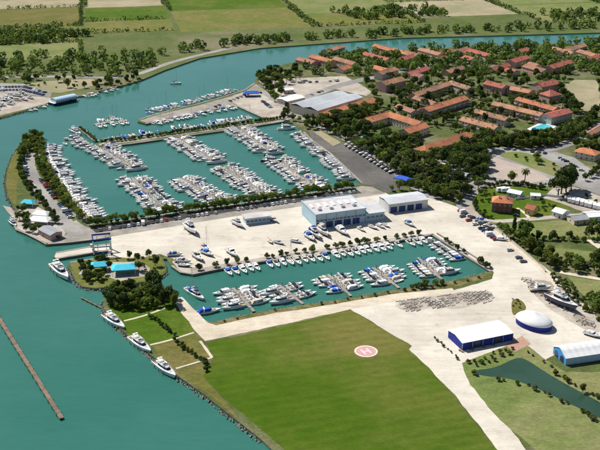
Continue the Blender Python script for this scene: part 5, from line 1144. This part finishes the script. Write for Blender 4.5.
kind('o', 'dry_shrub', 'shrub', 'olive brown shrub', [[('stem', trunk(.7, .12, 4, .5, seed=i), []), ('foliage', crown(280, 1.5, 1.5, 1.2, 1.4, .36, 7, 'leafdry', 120 + i), [])] for i in range(3)])
kind('k', 'evergreen_shrub', 'shrub', 'dark round shrub', [[('stem', trunk(.8, .12, 4, .5, seed=i), []), ('foliage', crown(320, 1.5, 1.5, 1.4, 1.6, .36, 7, 'leafdark', 140 + i), [])] for i in range(3)])
kind('w', 'olive_tree', 'tree', 'grey-green olive tree', [[('trunk', trunk(2.4, .3, 6, 1.4, seed=i), []), ('crown', crown(420, 3.0, 2.6, 2.3, 4.2, .5, 7, 'leafgrey', 160 + i), [])] for i in range(3)])
# palm
mb = MB(); mb.cyl((0, 0, -.2), (.2, 0, 6.2), .24, .18, 'bark', 7); pt = mb.mesh('trunk')
mb = MB()
for i in range(22):
    th = i * 2.4; el = .9 - (i / 22) * 1.5; pr = Vector((.2, 0, 6.2)); pw = .12
    for j in range(5):
        e = el - j * .36; nx = pr + Vector((math.cos(th) * math.cos(e), math.sin(th) * math.cos(e), math.sin(e))) * .62; sd = Vector((-math.sin(th), math.cos(th), 0)); w2 = (.34, .42, .4, .28, .05)[j]
        mb.add([pr - sd * pw, pr + sd * pw, nx + sd * w2 + Vector((0, 0, -.1)), nx - sd * w2 + Vector((0, 0, -.1))], [(0, 1, 2, 3)], 'leaf'); pr, pw = nx, w2
kind('m', 'palm_tree', 'palm', 'palm tree', [[('trunk', pt, []), ('frond_crown', mb.mesh('frond_crown'), [])]])
NT = {}
def tree(k, p, sc, where, group):
    nm, cat, look, pr = TREE[k]; NT[k] = NT.get(k, 0) + 1
    put(random.choice(pr), nm, look + ' ' + where, cat, group, (p.x, p.y, LZ), random.uniform(0, 6.28), (sc * random.uniform(.9, 1.1), sc * random.uniform(.9, 1.1), sc * random.uniform(.85, 1.15)))
def scatter(poly, n, mix, where, group, mind=4.0, sc=(.8, 1.2), clear=2.5):
    xs = [p[0] for p in poly]; ys = [p[1] for p in poly]; got = []
    for _ in range(n * 25):
        x, y = random.uniform(min(xs), max(xs)), random.uniform(min(ys), max(ys))
        if not inpoly(x, y, poly): continue
        p = G(x, y)
        if not free(p, clear) or any((p.x - q.x) ** 2 + (p.y - q.y) ** 2 < mind * mind for q in got): continue
        got.append(p); wh = where
        if '#' in where: wh = where.replace('#', min(LAND, key=lambda t: (t[0] - p.x) ** 2 + (t[1] - p.y) ** 2)[2])
        tree(pick(mix), p, random.uniform(*sc), wh, group)
        if len(got) >= n: break
    return got
def treerow(px, spacing, mix, where, group, sc=(.8, 1.1), jit=.6, skip=0.0):
    pts = GP(px); where0 = where
    for a, b in zip(pts, pts[1:]):
        n = max(1, int((b - a).length / spacing))
        for i in range(n):
            if random.random() < skip: continue
            if '#' in where0: COUNT[where0] = COUNT.get(where0, 0) + 1; where = where0.replace('#', ORD[COUNT[where0] - 1])
            p = a.lerp(b, (i + random.uniform(.3, .7)) / n) + Vector((random.gauss(0, jit), random.gauss(0, jit), 0)); tree(pick(mix), p, random.uniform(*sc), where, group)
random.seed(77)
# the curved spit
treerow([(42, 144), (41, 151), (45, 165), (55, 183.5), (66.5, 200), (80, 218), (84, 222)], 4.4, {'g': 1}, '# from the tip, berth side of the curved spit', 'trees along the spit berths', (.85, 1.1))
treerow([(36, 152), (38, 165), (46, 180), (58, 197), (70, 212)], 6, {'g': 1, 'b': .6}, '# from the tip, between spit road and berth trees', 'trees along the spit berths', (.65, .85))
scatter([(24, 143), (32, 136.5), (41, 137), (42, 150), (33, 152), (24, 158), (19, 158)], 26, {'g': 2, 'b': 1}, 'in the clump at the tip of the spit', 'trees at the spit tip', 3.0, (.8, 1.1))
treerow([(23, 158), (20, 172), (26, 186), (34, 195)], 5, {'d': 1, 'b': 1}, 'on the grassy outer side of the spit', 'trees on the outer spit', (.55, .8))
treerow([(38, 198), (48, 212), (56, 224)], 4.5, {'d': 1, 'b': 1}, 'on the grassy outer side of the spit', 'trees on the outer spit', (.55, .75))
scatter([(14, 207), (22, 204), (30, 213), (36, 225), (46, 235), (50, 240), (40, 238), (26, 232), (17, 222)], 14, {'d': 1, 'b': 1, 's': 1}, 'around the club terrace', 'plants around the club terrace', 3.0, (.5, .75), 1.0)
treerow([(50, 236), (56, 239), (64, 238)], 3.5, {'s': 1, 'o': 1}, 'around the club terrace', 'plants around the club terrace', (.9, 1.2))
# hedge row along the big basin
treerow([(88, 226.2), (130, 220.2), (165, 215.2), (200, 209.7), (235, 205.2), (270, 199.7), (300, 195.2), (330, 191.2), (354, 187.8)], 2.0, {'s': .8, 'g': 1}, 'in the long hedge beside the big basin', 'plants of the long hedge', (.85, 1.1), .35)
NT0 = dict(NT)
treerow([(80, 128.5), (97, 141.5)], 2.6, {'s': 1}, 'on the walkway pontoon', 'shrubs on the walkway pontoon', (.7, .9), .2)
treerow([(100, 143.2), (130, 140), (165, 135), (200, 130.2), (240, 124.8), (285, 118.5)], 2.9, {'k': 1.5, 's': 1}, 'along the narrow mole', 'shrubs along the mole', (.9, 1.25), .4)
# plaza and grove by the river
scatter([(256, 80), (268, 74), (300, 72), (305, 80), (292, 86), (280, 90), (283, 96), (282, 106), (276, 104), (268, 92)], 36, {'d': 2, 'b': 1, 'p': 1}, 'in the riverside grove', 'trees of the riverside grove', 5, (.8, 1.2))
scatter([(286, 108), (300, 112), (318, 116), (320, 128), (310, 131), (296, 122), (280, 120.5)], 18, {'b': 1, 'd': 1, 'g': 1}, 'between the plaza and the asphalt lot', 'trees by the plaza road', 4.5, (.6, .95))
# woods around the holiday flats
WOOD = [(318, 119), (345, 114), (375, 105), (384, 108), (364, 123), (376, 135), (400, 140), (425, 131), (412, 148), (440, 158), (478, 140), (492, 147), (484, 165), (485, 184), (468, 197), (458, 206), (432, 196), (408, 184), (398, 174), (372, 158), (340, 139), (322, 130)]
scatter(WOOD, 270, {'b': 2.2, 'd': 1.7, 'p': 1.6, 'g': 1.2, 'w': .5, 'c': .4}, 'in the wood by #', 'trees of the wood by the flats', 4.4, (.65, 1.35), 2.0)
treerow([(386, 190.5), (405, 189.5), (430, 192.5), (446, 198.5)], 4.5, {'g': 1, 'b': 1}, 'behind the white boat shed', 'trees behind the white shed', (.75, 1.0))
BELT = [(479, 133), (492, 139), (520, 142), (545, 139), (575, 128), (594, 115), (598, 121), (584, 133), (560, 145), (530, 150), (500, 148), (484, 144)]
scatter(BELT, 100, {'b': 2.2, 'd': 1.6, 'g': .8, 'c': .3}, 'in the belt by #', 'trees of the belt round the pool', 4.1, (.65, 1.25), 1.0)
scatter([(405, 90), (450, 78), (480, 84), (500, 92), (560, 96), (566, 108), (575, 118), (545, 118), (500, 132), (470, 138), (430, 128), (385, 112), (395, 98)], 290, {'b': 1.5, 'd': 1.5, 'g': 1.2, 'p': .8, 's': .8, 'w': .6, 'c': .5}, 'growing by #', 'trees between the terraces', 4.0, (.5, .95), .3)
scatter([(365, 84), (410, 76), (480, 72), (565, 74), (566, 84), (500, 92), (440, 80), (400, 96), (372, 100)], 60, {'b': 2, 'd': 2, 'p': 1}, 'growing beyond #', 'trees above the terraces', 6, (.7, 1.1), 2)
scatter([(560, 92), (568, 98), (582, 112), (574, 117), (562, 106)], 16, {'d': 2, 'b': 1}, 'at the edge of the tan field', 'trees at the tan field', 4, (.8, 1.1), 1)
scatter([(598, 84), (612, 84), (612, 120), (602, 116)], 16, {'d': 2, 'b': 1}, 'at the edge of the tan field', 'trees at the tan field', 4, (.8, 1.1), 1)
scatter([(572, 146), (582, 141), (612, 146), (612, 172), (590, 160), (576, 156)], 26, {'b': 2, 'd': 1}, 'around the orange roofed roadside house', 'trees by the roadside house', 4, (.75, 1.05), 1)
# car park and house garden
for i, (x, y) in enumerate(((566, 187), (561, 189), (571, 186), (567, 183), (558, 192))): tree('d', G(x, y + 5), random.uniform(1.7, 2.0), 'in the big dark clump beside the camper vans', 'big dark trees by the campers')
treerow([(584, 181), (596, 173), (600, 168)], 4, {'d': 1}, 'on the traffic island of the car park', 'trees on the traffic island', (.5, .7))
tree('m', G(524.5, 183), 1.5, 'tall on the pinkish lot by the car park', None)
treerow([(490, 180), (505, 182), (530, 185), (548, 187)], 6.5, {'k': 1, 'b': .5}, 'along the edge of the grey car park', 'plants at the car park edge', (.8, 1.1))
scatter([(510, 154), (536, 158), (556, 166), (556, 174), (536, 168)], 7, {'s': 1, 'b': .5}, 'on the oval lawn of the car park', 'plants on the oval lawn', 6, (.7, 1))
treerow([(488, 188), (502, 184.5), (520, 186), (545, 190)], 2.8, {'k': 1}, 'in the clipped hedge behind the brick house', 'hedge behind the brick house', (1.0, 1.3), .2)
treerow([(474, 199), (476, 210), (484, 218), (496, 219)], 2.8, {'k': 1, 's': 1}, 'in the garden hedge of the brick house', 'garden hedge of the brick house', (.8, 1.05), .2)
scatter([(480, 195), (494, 192), (496, 210), (484, 212)], 8, {'g': 1, 's': 1, 'b': .5}, 'in the garden of the brick house', 'garden plants of the brick house', 4, (.6, .8))
scatter([(538, 206), (552, 203), (560, 212), (545, 216), (535, 216)], 8, {'g': 1, 's': 1}, 'in the garden of the yellow house', 'garden plants of the yellow house', 3, (.6, .8))
scatter([(558, 192), (600, 200), (612, 208), (600, 212), (566, 204)], 10, {'k': 1, 's': 1}, 'among the camper vans', 'shrubs among the campers', 5, (.7, 1.0), .5)
# fields to the east
treerow([(496, 226), (504, 230), (515, 236), (540, 240), (575, 241), (612, 243)], 3.6, {'s': 1, 'k': 1, 'b': .35}, 'in the field hedge beyond the pale wall', 'field hedge beyond the wall', (.9, 1.3), .6)
for x, y, s in ((514, 236, 1.3), (523, 237, 1.0), (537.5, 239, .9), (552.5, 239.5, .9), (569, 240, .8)): tree('c' if s > 1.2 else 'd', G(x, y), s if s > 1.2 else s * .8, 'standing tall in the field hedge', 'tall trees of the field hedge')
scatter([(500, 234), (520, 240), (545, 252), (575, 262), (612, 264), (612, 280), (585, 274), (560, 271), (548, 268), (530, 254), (512, 243)], 80, {'s': 2, 'b': 1, 'o': 1, 'g': .6}, 'in the thicket between the pale wall and the fields', 'plants of the eastern thicket', 3.4, (.75, 1.25), .5)
scatter([(548, 274), (560, 276), (580, 295), (612, 318), (612, 332), (585, 312), (562, 292)], 45, {'k': 1, 's': 2, 'b': .8, 'o': .6}, 'in the hedge strip beside the stored boats', 'plants of the hedge strip', 3, (.8, 1.2), .5)
scatter([(585, 222), (612, 224), (612, 240), (580, 238)], 14, {'b': 1, 'd': 1, 's': 1}, 'at the far corner of the mown field', 'plants at the mown field corner', 4, (.7, 1))
# shrubs of the small basin
treerow([(192, 271.5), (205, 268.8), (240, 262), (262, 258.8)], 4.6, {'k': 1, 's': 1, 'o': .6}, 'on the quay of the small basin', 'round shrubs on the basin quay', (1.0, 1.5), .4, .12)
treerow([(262, 259), (300, 253), (340, 247.3), (400, 237.8), (430, 233)], 4.4, {'k': 1, 's': 1, 'o': .8}, 'on the quay of the small basin', 'round shrubs on the basin quay', (.9, 1.5), .4, .12)
treerow([(435, 234), (462, 252), (492, 270)], 6.5, {'k': 1, 's': .5}, 'along the angled quay of the small basin', 'shrubs of the angled quay', (.9, 1.5), .5, .2)
treerow([(216, 323), (270, 312), (330, 303), (395, 292.5), (450, 285), (486, 276)], 7, {'o': 1.4, 's': 1}, 'on the grassy bank of the small basin', 'shrubs of the grassy bank', (.4, .8), .6, .25)
scatter([(408, 286), (440, 281), (446, 284.5), (412, 290)], 7, {'s': 1, 'k': .5}, 'in the green clump of the grassy bank', 'shrubs of the bank clump', 2.5, (.9, 1.3))
# the thicket and hedges of the mooring point
scatter([(113, 293), (130, 287), (150, 284), (166, 291), (176, 299), (176, 307), (160, 308), (145, 309), (122, 311), (106, 305), (107, 299)], 62, {'b': 2.4, 'd': 1, 'g': 1.6, 'w': .3, 's': .8}, 'in the thicket at the inlet', 'trees of the inlet thicket', 2.8, (.45, 1.0))
treerow([(148, 315), (162, 325), (176, 336)], 2.6, {'s': 1, 'k': 1.4}, 'dividing the mooring lawns', 'shrubs dividing the lawns', (.6, .9), .5)
treerow([(174, 341), (186, 350), (196, 357), (206, 364), (206, 372)], 2.6, {'s': 1, 'k': 1.4}, 'dividing the olive plots', 'shrubs dividing the olive plots', (.6, .95), .5)
scatter([(78, 268), (95, 262), (110, 262), (112, 268), (108, 278), (92, 284), (82, 282)], 20, {'d': 1.4, 'b': 1, 's': .6}, 'around the cyan canopies', 'trees around the cyan canopies', 3, (.45, .75), .3)
scatter([(112, 259), (150, 258), (162, 262), (160, 272), (146, 278), (136, 268)], 15, {'d': 1, 'o': 1, 's': 1}, 'in the gravel garden by the slipway', 'plants of the gravel garden', 3, (.5, .8), .3)
treerow([(433, 337), (446, 349), (461, 361.5)], 2.6, {'o': 1, 'k': .3}, 'in the low dry hedge between the gravel lots', 'low dry hedge of the lots', (.35, .6), .4)
scatter([(465, 363.5), (492, 354), (515, 347), (512, 354), (495, 362), (472, 369)], 18, {'s': 1, 'o': 1}, 'on the rim of the pond', 'plants on the pond rim', 3, (.4, .9), .5)
treerow([(470, 374), (500, 380), (530, 388), (570, 407), (640, 441)], 3.4, {'o': 1, 's': 1.3}, 'along the near bank of the canal', 'plants of the near canal bank', (.4, 1.0), .9, .12)
treerow([(552, 374), (580, 389), (640, 420)], 3.6, {'o': 1, 's': 1.3, 'b': .15}, 'along the tent side bank of the canal', 'plants of the tent side bank', (.4, 1.0), .9, .12)
scatter([(511, 299), (521, 300), (527, 309), (518, 313), (512, 314)], 6, {'s': 1, 'o': 1}, 'on the rough grass behind the oval tent', 'shrubs behind the oval tent', 2.0, (.3, .6), -6)
treerow([(524, 350), (545, 364), (560, 373)], 4, {'o': 1}, 'on the bank between pond and vaulted tent', 'shrubs by the vaulted tent', (.35, .55), .4)
# far bank
scatter([(0, 82), (40, 79), (110, 80), (140, 78), (128, 83), (105, 87), (88, 90), (60, 90), (30, 86)], 26, {'d': 1.4, 'b': 1, 's': .8}, 'on the far river bank', 'trees on the far river bank', 5, (.6, 1.0), 1)
treerow([(96, 91), (112, 87), (128, 83), (141, 79)], 5, {'d': 1, 's': 1}, 'on the far river bank', 'trees on the far river bank', (.6, .9))
# scattered far woodland that reads as one mass
def woodland(regions, seed):
    rnd = random.Random(seed); mb = MB(); rng = {}
    for poly, n in regions:
        xs = [p[0] for p in poly]; ys = [p[1] for p in poly]; c = 0
        for _ in range(n * 6):
            x, y = rnd.uniform(min(xs), max(xs)), rnd.uniform(min(ys), max(ys))
            if not inpoly(x, y, poly): continue
            p = G(x, y)
            if not free(p, 3): continue
            c += 1; s = rnd.uniform(2.6, 4.6); k = rnd.choice(('leaf', 'leaf', 'leafdark'))
            for i in range(46):
                d = Vector((rnd.gauss(0, 1), rnd.gauss(0, 1), rnd.gauss(0, 1))).normalized(); q = p + Vector((d.x * s, d.y * s, s * 1.25 + d.z * s * 1.05)) * 1.0
                nrm = (d + Vector((rnd.gauss(0, .5), rnd.gauss(0, .5), rnd.gauss(0, .5)))).normalized(); a = nrm.orthogonal().normalized(); b = nrm.cross(a); l = s * .38
                mb.add([q - a * l, q - b * l * .8, q + a * l, q + b * l * .8], [(0, 1, 2, 3)], k)
            if c >= n: break
    for q in FIELDS:
        for i in range(4):
            if rnd.random() < .45: continue
            a0, b0 = q[i], q[(i + 1) % 4]; m_ = int((b0 - a0).length / 5)
            for j in range(m_):
                if rnd.random() < .15: continue
                p = a0.lerp(b0, j / m_) + Vector((rnd.gauss(0, .8), rnd.gauss(0, .8), 0)); sz = rnd.uniform(1.2, 3.0); k = rnd.choice(('leaf', 'leafdark'))
                for _ in range(16):
                    d = Vector((rnd.gauss(0, 1), rnd.gauss(0, 1), rnd.gauss(0, 1))).normalized(); u = p + Vector((d.x * sz, d.y * sz, sz + d.z * sz)); nrm = (d + Vector((rnd.gauss(0, .5), rnd.gauss(0, .5), rnd.gauss(0, .5)))).normalized(); a = nrm.orthogonal().normalized(); b = nrm.cross(a); l = sz * .5
                    mb.add([u - a * l, u - b * l * .8, u + a * l, u + b * l * .8], [(0, 1, 2, 3)], k)
    o = link('woodland', mb.mesh('woodland')); tag(o, 'far belt of mixed trees beyond the suburb and river', 'woodland', None, 'stuff')
woodland([([(300, 60), (420, 49), (640, 41), (640, 76), (560, 74), (400, 76), (310, 76)], 330), ([(-40, 60), (150, 52), (160, 66), (120, 76), (-40, 80)], 110), ([(140, 60), (230, 46), (300, 42), (420, 35), (640, 28), (640, 24), (420, 31), (230, 42), (150, 54)], 150),
 ([(-40, 34), (60, 30), (90, 36), (40, 44), (-40, 46)], 120), ([(330, 12), (430, 8), (450, 16), (360, 20)], 90), ([(540, 14), (640, 10), (640, 20), (560, 22)], 70)], 3)
print('TREES', NT, sum(NT.values()), 'OBJ', len(bpy.data.objects))
